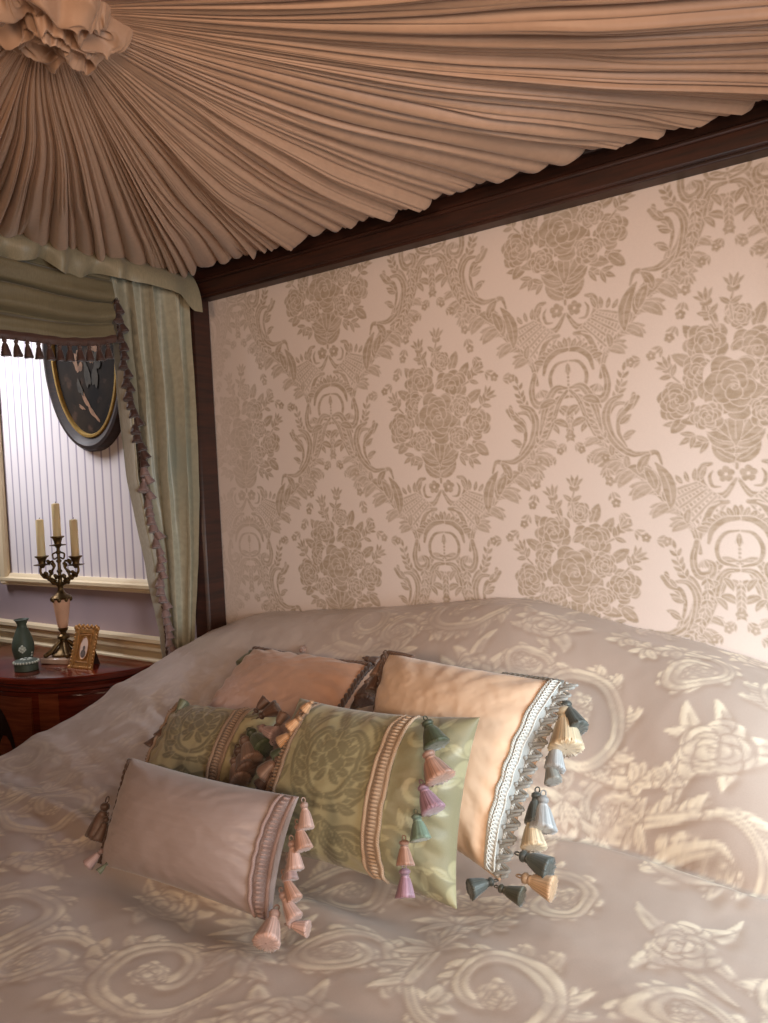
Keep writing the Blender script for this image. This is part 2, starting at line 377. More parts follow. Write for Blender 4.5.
def ogee(r, ox, oy):
    p = Pen(r, ox, oy, True)
    p.flower((.02, .004), .017, 5, .3)
    p.curve([(.002, -.006), (.024, -.036), (.05, -.035), (.068, -.008), (.062, .02), (.046, .026)], .003, .0085, .003)
    p.curve([(.03, -.02), (.045, -.018), (.05, .0), (.044, .012)], .001, .0035, .001)
    for k in range(5): p.leaf((.066+.012*k, -.004-.002*k), 1.9-.35*k, .026-.002*k, .0055, .4)
    # lattice fan
    fan = np.array([(.02, -.052), (.074, -.01), (.126, -.026), (.113, -.064), (.076, -.128)])
    for k in range(9):
        t = k/8; a = fan[0]*(1-t)+fan[4]*t; b = fan[1]*(1-t)+fan[2]*t
        p.curve([a, (a+b)/2+np.array([.004, .004]), b], .0022, .003, .0022, .85)
    for k in range(7):
        t = k/6; a = fan[0]*(1-t)+fan[1]*t; b = fan[4]*(1-t)+fan[2]*t
        p.curve([a, (a+b)/2, b], .0018, .0026, .0018, .85)
    p.curve([(.018, -.05), (.042, -.055), (.06, -.085), (.076, -.128)], .004, .006, .004, .95)
    p.curve([(.034, -.05), (.058, -.062), (.07, -.09)], .0015, .002, .0015, -.9)
    # main rising stem with feathery acanthus
    stem = [(.072, -.15), (.078, -.122), (.09, -.095), (.135, -.045), (.18, .005), (.222, .036), (.258, .075), (.291, .132), (.31, .178), (.328, .2)]
    p.curve(stem, .004, .0062, .003)
    q = spline(stem, 8)
    for k, (i, L, w) in enumerate(((14, .05, .013), (20, .06, .015), (26, .066, .017), (32, .066, .017), (38, .062, .016), (43, .055, .014), (48, .045, .011))):
        d = q[i+1]-q[i]; a = math.atan2(d[1], d[0])
        for j in range(3): p.leaf(q[i]+d*j*1.2, a-.35-.42*j, L*(1-.12*j), w*.75, -.9, .82)
    for i in (17, 24, 31, 37, 44): # inside frills
        d = q[i+1]-q[i]; a = math.atan2(d[1], d[0]); p.leaf(q[i], a+.7, .03, .008, .8, .9)
    # large curled leaves inside
    p.leaf((.126, -.06), 1.5, .1, .015, -.9); p.leaf((.15, -.03), 1.25, .075, .014, -1.1); p.curve([(.14, .03), (.15, .054), (.168, .05), (.172, .03), (.162, .022)], .002, .0055, .002)
    p.leaf((.17, .0), .9, .05, .012, -1.2); p.leaf((.185, .015), 1.9, .045, .011, .9)
    p.leaf((.155, -.02), 1.3, .05, .012, -.6)
    p.curve([(.166, .056), (.2, .055), (.235, .085), (.252, .128), (.243, .164), (.216, .178)], .002, .0095, .003)
    p.curve([(.205, .066), (.232, .096), (.24, .13)], .001, .002, .001, -.8)
    p.curve([(.192, .178), (.2, .155), (.222, .132), (.226, .102), (.21, .07)], .004, .005, .0015)
    p.leaf((.222, .118), 2.4, .03, .007, .4); p.leaf((.216, .09), 2.6, .028, .007, .5); p.leaf((.2, .16), 2.2, .02, .005)
    p.sprig([(.255, .085), (.276, .13), (.288, .175)], 7, .017, .0042)
    p.curve([(.328, .206), (.3, .205), (.276, .165), (.262, .11)], .002, .008, .002, .95)
    p.leaf((.3, .18), 3.3, .04, .01, .8); p.leaf((.312, .165), -.4, .032, .008, -1.2); p.leaf((.296, .135), -.2, .036, .009, -1.)
    p.garland([(.256, .05), (.252, .02), (.242, -.03), (.228, -.066), (.205, -.1), (.172, -.122), (.132, -.128)])
    # crown arch, oval ring and lower scrolls
    for k in range(7): p.leaf((.004+.008*k, -.082-.004*k), 1.57-.22*k, .026, .0075, -.3)
    p.curve([(0, -.082), (.026, -.086), (.048, -.104), (.056, -.13)], .004, .006, .003)
    p.curve([(0, -.106), (.026, -.112), (.041, -.138), (.034, -.166), (.004, -.176)], .0015, .0042, .002)
    p.leaf((.004, -.116), -2.2, .018, .005); p.leaf((0, -.112), -1.57, .026, .006)
    for k in range(4): p.blob((0, -.142-.008*k), .003, 3, .1)
    p.curve([(.078, -.128), (.086, -.165), (.076, -.194), (.054, -.192), (.05, -.174), (.064, -.166)], .005, .0085, .004)
    for k in range(4): p.leaf((.075-.006*k, -.18), 2.0-.3*k, .018, .004, .2, .9, rib=False)
    p.sprig([(.098, -.206), (.112, -.178), (.12, -.142)], 4, .018, .0045)
    p.curve([(.002, -.183), (.026, -.187), (.042, -.212), (.053, -.256), (.076, -.304), (.112, -.335)], .003, .0072, .002)
    p.leaf((.04, -.21), -.2, .03, .008, -1.); p.leaf((.05, -.25), -.1, .03, .008, -1.); p.leaf((.03, -.2), -2.4, .03, .007, .9); p.leaf((.045, -.24), -2.5, .03, .007, .9)
    p.curve([(.128, -.21), (.098, -.211), (.082, -.238), (.086, -.278), (.1, -.312), (.126, -.328)], .002, .0075, .002)
    p.curve([(.148, -.2), (.134, -.219), (.112, -.226), (.104, -.256), (.114, -.298)], .004, .0045, .002)
    p.leaf((.106, -.25), .2, .026, .006, .5); p.leaf((.112, -.285), .4, .026, .006, .5); p.leaf((.12, -.22), .9, .02, .005)
    p.sprig([(.06, -.196), (.062, -.25), (.08, -.3), (.1, -.325)], 8, .018, .004)
    p.curve([(.0, -.204), (0, -.24), (.001, -.268)], .0015, .002, .0015)
    for k in range(6): p.leaf((0, -.21-.011*k), -1.1, .018, .004, 0, .95, rib=False)
    p.garland([(.002, -.27), (.018, -.292), (.042, -.318), (.068, -.326)], .017, .0085)
PW, PH = .663, .741
wall_tile = Ras(PW, PH, .0015)
for ox, oy in ((0, 0), (PW/2, PH/2)): ogee(wall_tile, ox, oy)
for ox, oy in ((0, 0), (PW/2, PH/2)):
    bouquet(wall_tile, ox, oy)
    wp_ = Pen(wall_tile, ox, oy, True)

# cushion medallion damask
cush_tile = Ras(.26, .25, .001)
def medallion(r, ox, oy):
    p = Pen(r, ox, oy, True)
    for k in range(6):
        a = -1.3+k*.5; p.leaf((.02*math.cos(a), .03+.02*math.sin(a)), a+.3, .028, .008, .9)
    for x_, y_, r_ in ((.012, .042, .013), (.014, .02, .012), (0, .03, .012)): p.blob((x_, y_), r_+.0015, 4, .2, x_*90, -1); p.blob((x_, y_), r_, 4, .2, x_*90)
    for a_, l_, x_, y_ in ((2.2, .06, .09, .05), (1.5, .06, .105, .06), (.9, .05, .1, .09), (2.6, .05, .06, .1), (-.6, .05, .07, -.09), (-1.2, .06, .1, -.06), (.2, .05, .1, -.02), (-2., .045, .035, -.1), (1.9, .05, .03, .1)): p.leaf((x_, y_), a_, l_, .011, .9)
    p.curve([(0, -.03), (.03, -.02), (.052, .015), (.05, .05), (.03, .068), (.012, .058)], .004, .009, .003)
    p.curve([(0, -.045), (.04, -.038), (.07, -.005), (.078, .04), (.06, .08), (.036, .094)], .003, .01, .003)
    for k in range(6): p.leaf((.03+.008*k, -.035+.02*k), -.4+.3*k, .034, .008, .8)
    p.curve([(0, -.06), (.025, -.075), (.06, -.07), (.09, -.09), (.1, -.12)], .005, .01, .003)
    p.curve([(.0, -.07), (.012, -.1), (.04, -.11), (.05, -.09)], .003, .008, .003)
    for k in range(5): p.leaf((.012+.018*k, -.068-.006*k), -1.1+.15*k, .034, .008, .7)
    p.leaf((0, .07), 1.57, .05, .012); p.leaf((.008, .075), 1.1, .04, .009, .3); p.leaf((.1, .0), 1.2, .05, .01, .6); p.leaf((.11, -.03), 2., .04, .009, .4)
medallion(cush_tile, .13, .125); 
for e in (0,): 
    pp = Pen(cush_tile, 0, 0, True); pp.leaf((0, .0), 1.57, .05, .012); pp.curve([(.0, -.02), (.02, -.01), (.03, .02), (.018, .04)], .003, .007, .002); pp.leaf((.01, -.03), -.9, .05, .01, .5)
scroll_tile = Ras(.16, .16, .001)
pp = Pen(scroll_tile, 0, 0, False)
for x, y, a0, sg in ((.04, .04, .3, 1), (.11, .09, 2.2, -1), (.05, .12, 4., 1), (.13, .02, 1., -1)):
    t = np.linspace(0, 1, 10); rr = .034*(1-.8*t); aa = a0+sg*t*5.2
    pp.curve(np.stack([x+rr*np.cos(aa), y+rr*np.sin(aa)], 1), .0018, .005, .003)
    for k in range(4): pp.leaf((x+.032*math.cos(a0+sg*k*.9), y+.032*math.sin(a0+sg*k*.9)), a0+sg*k*.9+.4, .026, .006, .5)

# bedspread: big baroque scrolls
spread_tile = Ras(.86, .92, .0022)
def big_scroll(p, x, y, R, a0, sg, turns=1.45, w=.014):
    n = 26; t = np.linspace(0, 1, n); rr = R*(1-.86*t**.85); aa = a0+sg*t*turns*2*np.pi
    q = np.stack([x+rr*np.cos(aa), y+rr*np.sin(aa)], 1)
    tail = [q[2], q[0], q[0]+R*.7*np.array([math.cos(a0-sg*1.2), math.sin(a0-sg*1.2)]), q[0]+R*1.5*np.array([math.cos(a0-sg*.7), math.sin(a0-sg*.7)])]
    for k in range(12):
        i = int(k*1.6); d = q[i+1]-q[i]; a = math.atan2(d[1], d[0]); L = R*(.62-.02*k)
        for e in (0, 1, 2): p.leaf(q[i]+d*.5*e, a-sg*(.55+.4*e), L*(1-.14*e), w*.62, sg*1.2)
    p.curve(q, w*.3, w*.85, w*.5); p.rose(q[-1], w*1.5, a0)
    p.curve(tail, w*.5, w*.8, w*.25)
    for k, tt in enumerate((tail[1], tail[2], tail[3])):
        for e in (-1.3, -.7, .1, .8, 1.4): p.leaf(tt, a0-sg*.9+.3*k+e, R*(.62-.1*abs(e)), w*.7, .8*e)
sp = Pen(spread_tile, 0, 0, False); sp.gap = .003
for x, y, r, a in ((.38, .1, .05, 1), (.62, .31, .055, 2), (.2, .38, .05, 3), (.3, .52, .05, 4), (.62, .6, .05, 5), (.62, .86, .055, 6), (.32, .86, .045, 7), (.0, .33, .05, 8), (.86, .66, .045, 9), (.02, .7, .05, 3), (.84, .3, .045, 1)):
    for k in range(8): sp.leaf((x, y), a+k*.785+.3*math.sin(k*2.7+a), r*(1.55+.3*math.sin(k*1.9+a)), .013, .9 if k % 2 else -.9)
for x, y, R, a0, sg in ((.5, .2, .06, 1.2, 1), (.28, .25, .06, 4.4, -1), (.55, .47, .06, 2.2, -1), (.27, .66, .06, .3, 1), (.62, .73, .06, 5., 1), (.0, .16, .06, 2.6, -1), (.82, .18, .06, .9, 1), (.45, .9, .065, 3.6, -1), (.0, .9, .055, 1.8, 1), (.3, .4, .05, 5.6, 1), (.0, .47, .06, .4, 1), (.16, .17, .10, .5, 1), (.62, .12, .09, 2.4, -1), (.4, .34, .11, 3.9, 1), (.74, .48, .10, 5.2, -1), (.12, .54, .10, 1.1, -1), (.46, .7, .11, 2.9, 1), (.77, .8, .09, .2, 1), (.17, .82, .085, 4.2, -1)):
    big_scroll(sp, x, y, R, a0, sg)
for x, y, r in ((.38, .1, .045), (.62, .31, .05), (.2, .38, .04), (.3, .52, .042), (.62, .6, .045), (.62, .86, .05), (.32, .86, .04), (.0, .33, .042), (.86, .66, .04)):
    sp.rose((x, y), r, x*20)
def blur(a, n):
    for _ in range(n):
        a = (np.roll(a, 1, 0)+a*2+np.roll(a, -1, 0))/4; a = (np.roll(a, 1, 1)+a*2+np.roll(a, -1, 1))/4
    return a
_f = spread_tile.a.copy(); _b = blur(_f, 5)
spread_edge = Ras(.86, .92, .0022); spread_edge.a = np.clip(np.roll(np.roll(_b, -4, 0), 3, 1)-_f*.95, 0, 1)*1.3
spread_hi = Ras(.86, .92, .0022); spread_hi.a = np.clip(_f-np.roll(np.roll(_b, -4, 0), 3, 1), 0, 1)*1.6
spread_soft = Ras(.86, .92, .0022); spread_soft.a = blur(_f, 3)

# ------------------------------------------------------------------ setting
def plane_box(name, b, mat, parent=None):
    o = MB().box(*b, b=.001).build(name, mat, parent, smooth=False); return o
BW = 1.66                                     # plane of the room's back wall
fl = N('floor_carpet'); f_ = fl.noise(40, 6); fl.bump(f_, .4, .004)
fl.set(Base_Color=fl.mix(f_, s2l((120, 96, 86)), s2l((150, 122, 108))), Roughness=.95)
M['wall_plain'] = mat_plain('wall_paper_plain', (176, 152, 140), .8, .04, 5)
struct(plane_box('floor', (-4.4, 2.6, -3.2, BW+.1, -1.45, -1.35), fl.m))
struct(plane_box('ceiling', (-4.4, 2.6, -3.2, BW+.1, 1.4, 1.5), mat_plain('ceiling_paint', (206, 190, 176), .8, .03, 5)))
wb = struct(plane_box('wall_back', (-4.4, 2.6, BW, BW+.1, -1.35, 1.4), M['lilac_paint']))
struct(plane_box('wall_left', (-4.5, -4.4, -3.2, BW+.1, -1.35, 1.4), M['wall_plain']))
struct(plane_box('wall_right', (2.6, 2.7, -3.2, BW+.1, -1.35, 1.4), M['wall_plain']))
struct(plane_box('wall_front', (-4.4, 2.6, -3.3, -3.2, -1.35, 1.4), M['wall_plain']))
# striped panel set in a cream moulding
st = N('striped_fabric'); tc = st.n('ShaderNodeTexCoord'); sx = st.n('ShaderNodeSeparateXYZ'); st.l(tc.outputs['Object'], sx.inputs[0])
mo = st.n('ShaderNodeMath', operation='MULTIPLY'); mo.inputs[1].default_value = 1/.05; st.l(sx.outputs[0], mo.inputs[0])
fr = st.n('ShaderNodeMath', operation='FRACT'); st.l(mo.outputs[0], fr.inputs[0])
pp_ = st.n('ShaderNodeMath', operation='PINGPONG'); pp_.inputs[1].default_value = .5; st.l(fr.outputs[0], pp_.inputs[0])
line = st.ramp(pp_.outputs[0], .13, .05)
st.set(Base_Color=st.mix(line, s2l((240, 232, 232)), s2l((176, 164, 180))), Roughness=.6)
PX0, PX1, PZ0, PZ1 = -3.055, -1.2, -.285, 1.05
V = np.array([(PX0, BW-.004, PZ0), (PX1, BW-.004, PZ0), (PX1, BW-.004, PZ1), (PX0, BW-.004, PZ1)])
mesh_np('striped_panel', local(V, wb), np.array([[0, 1, 2, 3]]), st.m, wb, False)
def moulding(name, x0, x1, z0, z1, prof, mat):
    """profile of (z offset from bottom 0..1, depth) run along x"""
    V = []; k = len(prof)
    for x in (x0, x1):
        for t, d in prof: V.append((x, BW-d, z0+(z1-z0)*t))
    F = [[i, i+1, k+i+1, k+i] for i in range(k-1)]+[list(range(k)), list(range(k, 2*k))[::-1]]
    b = MB(); b.add(V, F); return b
prof_panel = [(0, 0), (0, .012), (.12, .02), (.3, .022), (.4, .03), (.62, .03), (.72, .018), (.9, .014), (1, .01), (1, 0)]
b = moulding('m', PX0-.05, PX1+.05, -.33, -.283, prof_panel, None)
b2 = moulding('m', PX0-.05, PX1+.05, 1.05, 1.097, prof_panel, None); b.add(np.concatenate(b2.V), b2.F)
b.box(PX0-.05, PX0, BW-.028, BW, -.33, 1.097, .008); b.box(PX1, PX1+.05, BW-.028, BW, -.33, 1.097, .008)
struct(b.build('trim_1', M['cream_paint'], angle=25))
prof_rail = [(0, 0), (0, .012), (.18, .016), (.26, .03), (.36, .03), (.42, .02), (.55, .022), (.66, .036), (.74, .036), (.8, .026), (.9, .045), (1, .045), (1, 0)]
struct(moulding('m', -4.4, 2.6, -.598, -.478, prof_rail, None).build('trim_2', M['cream_paint'], angle=25))
struct(moulding('m', -4.4, 2.6, -1.35, -.598, [(0, 0), (0, .008), (1, .008), (1, 0)], None).build('trim_3', M['cream_paint'], angle=25))
struct(moulding('m', -4.4, 2.6, -1.35, -1.2, [(0, 0), (0, .025), (.7, .025), (.8, .018), (1, .012), (1, 0)], None).build('baseboard_back', M['cream_paint'], angle=25))

# ------------------------------------------------------------------ bed frame
BX0, BX1, BY0, BY1 = -1.79, -.07, -.36, 1.6
bed = thing('canopy_bed', 'dark mahogany four poster bed frame with damask headboard panel', 'bed', (-.93, .62, 0))
def post(x0, x1, y0, y1):
    b = MB(); b.box(x0, x1, y0, y1, -1.35, .70, .008)
    b.box(x0-.008, x1+.008, y0-.008, y1, -1.35, -1.2, .006); return b
post(-1.80, -1.735, 1.525, 1.6).build('bed_post', M['mahogany_dark'], bed)
post(-.115, -.02, 1.525, 1.6).build('bed_post', M['mahogany_dark'], bed)
post(-1.83, -1.735, -.39, -.315).build('bed_post', M['mahogany_dark'], bed)
post(-.115, -.02, -.39, -.315).build('bed_post', M['mahogany_dark'], bed)
b = MB()
b.box(-1.735, -.115, 1.545, 1.6, .577, .67, .004); b.box(-1.735, -.115, 1.538, 1.6, .612, .622, .003); b.box(-1.735, -.115, 1.53, 1.6, .648, .69, .004); b.box(-1.735, -.115, 1.556, 1.598, .571, .58, .003)
b.build('tester_rail', M['mahogany_dark'], bed)
MB().box(-1.735, -.115, -.39, -.335, .577, .69).build('tester_rail', M['mahogany_dark'], bed)
MB().box(-1.865, -1.82, -.315, 1.6, .577, .69).build('tester_rail', M['mahogany_dark'], bed)
MB().box(-.065, -.02, -.315, 1.525, .577, .69).build('tester_rail', M['mahogany_dark'], bed)
MB().box(-1.735, -.135, -.2, 1.48, -1.05, -.70, .01).build('bed_base', M['mahogany_dark'], bed)
# damask panel
xs = np.arange(-1.745, -.105, .002); zs = np.arange(-.7, .6, .002)
X, Z = np.meshgrid(xs, zs, indexing='ij')
bowx, bowz = -.629-2*PW, .356
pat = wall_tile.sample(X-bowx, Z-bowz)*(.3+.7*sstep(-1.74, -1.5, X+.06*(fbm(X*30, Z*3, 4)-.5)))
Y = 1.597-.0*X+.0012*fbm(X*4, Z*4, 5)
M['damask'] = mat_damask('wall_damask', (222, 206, 197), (172, 153, 132), .42, .5, .15, .2)
pat = pat*(.72+.28*np.clip((fbm(X*60, Z*160, 31, 3)-.3)*3, 0, 1))
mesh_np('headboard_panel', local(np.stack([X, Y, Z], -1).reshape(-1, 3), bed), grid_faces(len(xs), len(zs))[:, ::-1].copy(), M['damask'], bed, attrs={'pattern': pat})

# ------------------------------------------------------------------ canopy
can = thing('bed_canopy', 'dusty pink silk sunburst canopy pleated towards a gathered centre', 'canopy', W(-.95, .62, .66))
CX, CY = -.955, .615
ex0, ex1, ey0, ey1 = -1.782, -.07, -.305, 1.52
NS = 3600; NR = 70
per = [(ex0, ey0), (ex1, ey0), (ex1, ey1), (ex0, ey1)]
Ls = [ex1-ex0, ey1-ey0, ex1-ex0, ey1-ey0]; tot = sum(Ls)
s = np.linspace(0, tot, NS, endpoint=False); px_ = np.zeros(NS); py_ = np.zeros(NS); acc = 0
for k in range(4):
    a, b_ = np.array(per[k]), np.array(per[(k+1) % 4]); m_ = (s >= acc) & (s < acc+Ls[k]); t = (s[m_]-acc)/Ls[k]
    px_[m_] = a[0]+(b_[0]-a[0])*t; py_[m_] = a[1]+(b_[1]-a[1])*t; acc += Ls[k]
def pleats(seed, lo, hi):
    r = np.random.default_rng(seed); c = [0.]
    while c[-1] < tot: c.append(c[-1]+r.uniform(lo, hi)*r.choice([.6, 1, 1, 1.5]))
    c = np.array(c)*tot/c[-1]; am = r.uniform(.45, 1.1, len(c)); sk = r.uniform(.3, .7, len(c))
    i = np.searchsorted(c, s, side='right')-1; i = np.clip(i, 0, len(c)-2); t = (s-c[i])/(c[i+1]-c[i])
    t = np.where(t < sk[i], t/sk[i]*.5, .5+(t-sk[i])/(1-sk[i])*.5)
    return np.abs(np.sin(np.pi*t))**.45*am[i]
f1, f2, f3 = pleats(1, .032, .078), pleats(2, .025, .06), pleats(3, .014, .03)
t = np.linspace(0.0, 1, NR)**.9
T, S_ = np.meshgrid(t, s); A1, A2, A3 = f1[:, None], f2[:, None], f3[:, None]
wmix = sstep(.35, .65, noise(S_*5, T*1.6, 3)*.8+T*.25)
Rl = np.hypot(px_-CX, py_-CY)[:, None]*(T)
Hh = (A1*wmix+A2*(1-wmix))*.8+A3*.34*sstep(.25, .75, noise(S_*7, T*2.4, 8))
amp = .003+.040*sstep(.02, .7, T)
z = .648-.010*np.sin(np.pi*T)-amp*Hh*.95+.05*sstep(.965, 1., T)+.012*np.exp(-(Rl/.18)**2)
dx = ((noise(S_*3.2, T*2.4, 21)-.5)*.05+(noise(S_*11, T*5, 22)-.5)*.012)*T*(1-T)*3
ang = np.arctan2(py_-CY, px_-CX)[:, None]
Xc = CX+(px_[:, None]-CX)*T-np.sin(ang)*dx; Yc = CY+(py_[:, None]-CY)*T+np.cos(ang)*dx
mesh_np('pleated_lining', local(np.stack([Xc, Yc, z], -1).reshape(-1, 3), can), grid_faces(NS, NR, True), M['canopy'], can)
# rosette
nr, na = 150, 420
r_, a_ = np.meshgrid(np.linspace(0, 1, nr), np.linspace(0, 2*np.pi, na, endpoint=False))
RX, RY = np.cos(a_)*r_, np.sin(a_)*r_
wx = RX*2.0+1.1*(noise(RX*2.2+9, RY*2.2+4, 31)-.5)*2; wy = RY*2.0+1.1*(noise(RX*2.2+2, RY*2.2+7, 32)-.5)*2
def ridged(x, y, sd): return 1-np.abs(2*noise(x, y, sd)-1)
puff = .75*ridged(wx, wy, 41)**1.3+.28*ridged(wx*2.3, wy*2.3, 42)**1.4
rim = 1+.10*np.sin(a_*7+1.)+.07*np.sin(a_*12+2.)
Rr = .100*rim*(r_**.9)
zz = .654-.022*np.sqrt(np.clip(1-r_**4, 0, 1))-.042*(puff-.35)*(1-r_**8)+.02*r_**10
mesh_np('rosette', local(np.stack([CX+Rr*np.cos(a_), CY+Rr*np.sin(a_), zz], -1).reshape(-1, 3), can), grid_faces(na, nr, True), M['canopy'], can)

# ------------------------------------------------------------------ tassels
def frame(d):
    d = np.asarray(d, float); d /= np.linalg.norm(d); r = np.array([0, 0, 1.]) if abs(d[2]) < .9 else np.array([1., 0, 0])
    u = np.cross(d, r); u /= np.linalg.norm(u); return u, np.cross(d, u), d
def tassel_mesh(a, b, rs=1., seed=0, knot=True):
    """returns (skirt MB, knot MB) from attachment a to tip b; fluted skirt of threads, ragged hem"""
    rg = np.random.default_rng(seed); a, b = np.asarray(a, float), np.asarray(b, float); L = np.linalg.norm(b-a)
    u, v, d = frame(b-a); n = 96; m = 7; V = []; F = []; ST = []
    fl_ = 1+.10*np.where(np.arange(n) % 2, 1, -1)*rg.uniform(.2, 1, n); rag = rg.uniform(-.03, .025, n); stc = rg.uniform(0, 1, n)
    asp = rg.uniform(.75, 1.1); lean = rg.uniform(-.12, .12, 2)
    R = L*.26*rs
    for i in range(m):
        t = i/(m-1); r = R*(.36+.2*min(1, t*5)+.52*t**1.2)
        for j in range(n):
            al = 2*np.pi*j/n; f = 1+(fl_[j]-1)*min(1, t*2)
            s_ = L*(.3+.7*t)*(1+rag[j]*t); c = a+d*s_+(u*lean[0]+v*lean[1])*L*t*t*.5
            ST.append(stc[j]); V.append(c+r*f*(u*math.cos(al)*asp+v*math.sin(al)))
    for i in range(m-1):
        for j in range(n): F.append([i*n+j, i*n+(j+1) % n, (i+1)*n+(j+1) % n, (i+1)*n+j])
    for rr, ss in ((.6, 1.0), (.05, 1.01)):
        for j in range(n):
            al = 2*np.pi*j/n; ST.append(stc[j]*.4); V.append(a+d*L*ss+(u*lean[0]+v*lean[1])*L*.5+R*.95*rr*(u*math.cos(al)*asp+v*math.sin(al)))
    for i in range(m-1, m+1):
        for j in range(n): F.append([i*n+j, i*n+(j+1) % n, (i+1)*n+(j+1) % n, (i+1)*n+j])
    F.append(list(range(n)))
    sk = MB().add(V, F); sk.st = ST
    kn = MB()
    Mx = np.stack([u, v, d], 1)
    prof = [(.001, .06), (R*.3/L, .08), (R*.5/L, .14), (R*.52/L, .2), (R*.38/L, .27), (R*.3/L, .285), (R*.44/L, .3), (R*.44/L, .325), (R*.34/L, .35)]
    bb = MB().lathe([(p[0]*L, p[1]*L) for p in prof], n=12); kn.add(np.concatenate(bb.V)@Mx.T+a, bb.F)
    # cord loop
    th = np.linspace(0, np.pi*2, 14, endpoint=False); loop = a+d*(.0*L)+u*np.cos(th)[:, None]*L*.07+d*np.sin(th)[:, None]*L*.09
    kn.tube(loop, L*.022, 5, closed=True)
    return sk, kn
def strand(o, st):
    n = len(o.data.vertices); v = np.full(n, .5, np.float32); v[:len(st)] = st
    o.data.attributes.new('strand', 'FLOAT', 'POINT').data.foreach_set('value', v)
def add_tassel(parent, a, b, col, rs=1., seed=0, name='tassel'):
    sk, kn = tassel_mesh(a, b, rs, seed)
    o = sk.build(name, tmat(col), parent, angle=180); strand(o, sk.st); kn.build('tassel_knot', tmat(col), o, angle=60); return o

# ------------------------------------------------------------------ curtain
cur = thing('bed_curtain', 'sage green taffeta bed curtain gathered beside the dark bed post', 'curtain', W(-1.86, 1.5, -1.35))
zc = np.linspace(.62, -1.30, 150); ac = np.linspace(0, 1, 260)
zk = [-1.35, -.9, -.62, -.497, -.245, .05, .335, .62]
yl = np.interp(zc, zk, [1.40, 1.44, 1.49, 1.495, 1.412, 1.347, 1.328, 1.284])
yt = np.interp(zc, [-1.35, -.54, -.46, -.3, .62], [1.6, 1.6, 1.514, 1.512, 1.506])
XL_ = np.interp(zc, [-1.35, -.52, -.4, -.2, .4, .62], [-1.925, -1.925, -1.885, -1.85, -1.82, -1.79])
XT_ = np.interp(zc, [-1.35, -.54, -.46, -.3, -.2, 0, .3, .62], [-1.925, -1.915, -1.80, -1.775, -1.76, -1.742, -1.728, -1.722])
A, ZZ = np.meshgrid(ac, zc, indexing='ij')
YL, YT = yl[None, :], yt[None, :]; XB = XL_[None, :]+(XT_-XL_)[None, :]*A**1.3
ph = 2*np.pi*(A*4.2+.25*np.sin(A*5)+.12*noise(A*3, ZZ*2.0, 61))
fold = np.sin(ph)+.35*np.sin(2.3*ph+ZZ*2)+.25*(noise(A*14, ZZ*1.6, 62)-.5)
fa = np.interp(ZZ, [-1.3, -.4, .3, .62], [.016, .02, .042, .022])
Xq = XB+fa*fold*(1-.55*A); Yq = YL+(YT-YL)*A+.012*np.cos(ph)*(A*(1-A)*4)
Xq += .01*fbm(A*6, ZZ*7, 66)*sstep(-.9, -.3, -np.abs(ZZ+.3))
mesh_np('drape', local(np.stack([Xq, Yq, ZZ], -1).reshape(-1, 3), cur), grid_faces(len(ac), len(zc)), M['sage_curtain'], cur)
# turned-back lining along the leading edge (a widening strip in front of the curtain)
zl = np.linspace(.35, -.62, 70); wl = np.interp(zl, [-.62, -.5, -.3, -.1, .1, .35], [.02, .02, .036, .034, .018, .0])
y0 = np.interp(zl, zk, [1.40, 1.44, 1.49, 1.495, 1.412, 1.347, 1.328, 1.284])
al = np.linspace(0, 1, 16); A2_, Z2 = np.meshgrid(al, zl, indexing='ij')
X2 = XL_[np.clip(np.round((.62-zl)/1.92*149).astype(int), 0, 149)][None, :]+.028*np.sin(np.pi*A2_)*1.+.012+.004*noise(A2_*3, Z2*9, 5); Y2 = (y0-.012)[None, :]+(wl[None, :]+.012)*A2_
mesh_np('lining', local(np.stack([X2, Y2, Z2], -1).reshape(-1, 3), cur), grid_faces(16, 70), M['lining'], cur)
# tassel trim line
zt = np.concatenate([np.arange(.535, .33, -.024), np.arange(.33, -.56, -.023)])
ytm = np.interp(zt, zk, [1.40, 1.44, 1.49, 1.495, 1.412, 1.347, 1.328, 1.284])+np.interp(zt, [-.62, -.5, -.3, -.1, .1, .35], [-.012, -.01, .008, .026, .026, .0])
xtm = np.interp(zt, [-1.35, -.52, -.4, -.2, .4, .62], [-1.895, -1.89, -1.852, -1.815, -1.79, -1.765])
path = np.stack([xtm, ytm, zt], 1)
b = MB(); n_ = 300; q = spline(path[::3], 12); tw = np.arange(len(q))
for k in (0, np.pi): b.tube(q+np.stack([.003*np.cos(tw*1.1+k), .003*np.sin(tw*1.1+k), 0*tw], 1), .0035, 6)
b.build('trim_cord', tmat('curtain_brown'), cur, angle=180)
for i, p in enumerate(path):
    a = np.array(p)+np.array([.006, 0, 0]); e = a+np.array([.012, -.014+.03*random.random(), -.04])
    sk, kn = tassel_mesh(a, e, 1.1, i); sk.add(np.concatenate(kn.V), kn.F)
    sk.build('tassel', tmat('curtain_brown' if p[2] > .12 else 'curtain_pink'), cur, angle=180)

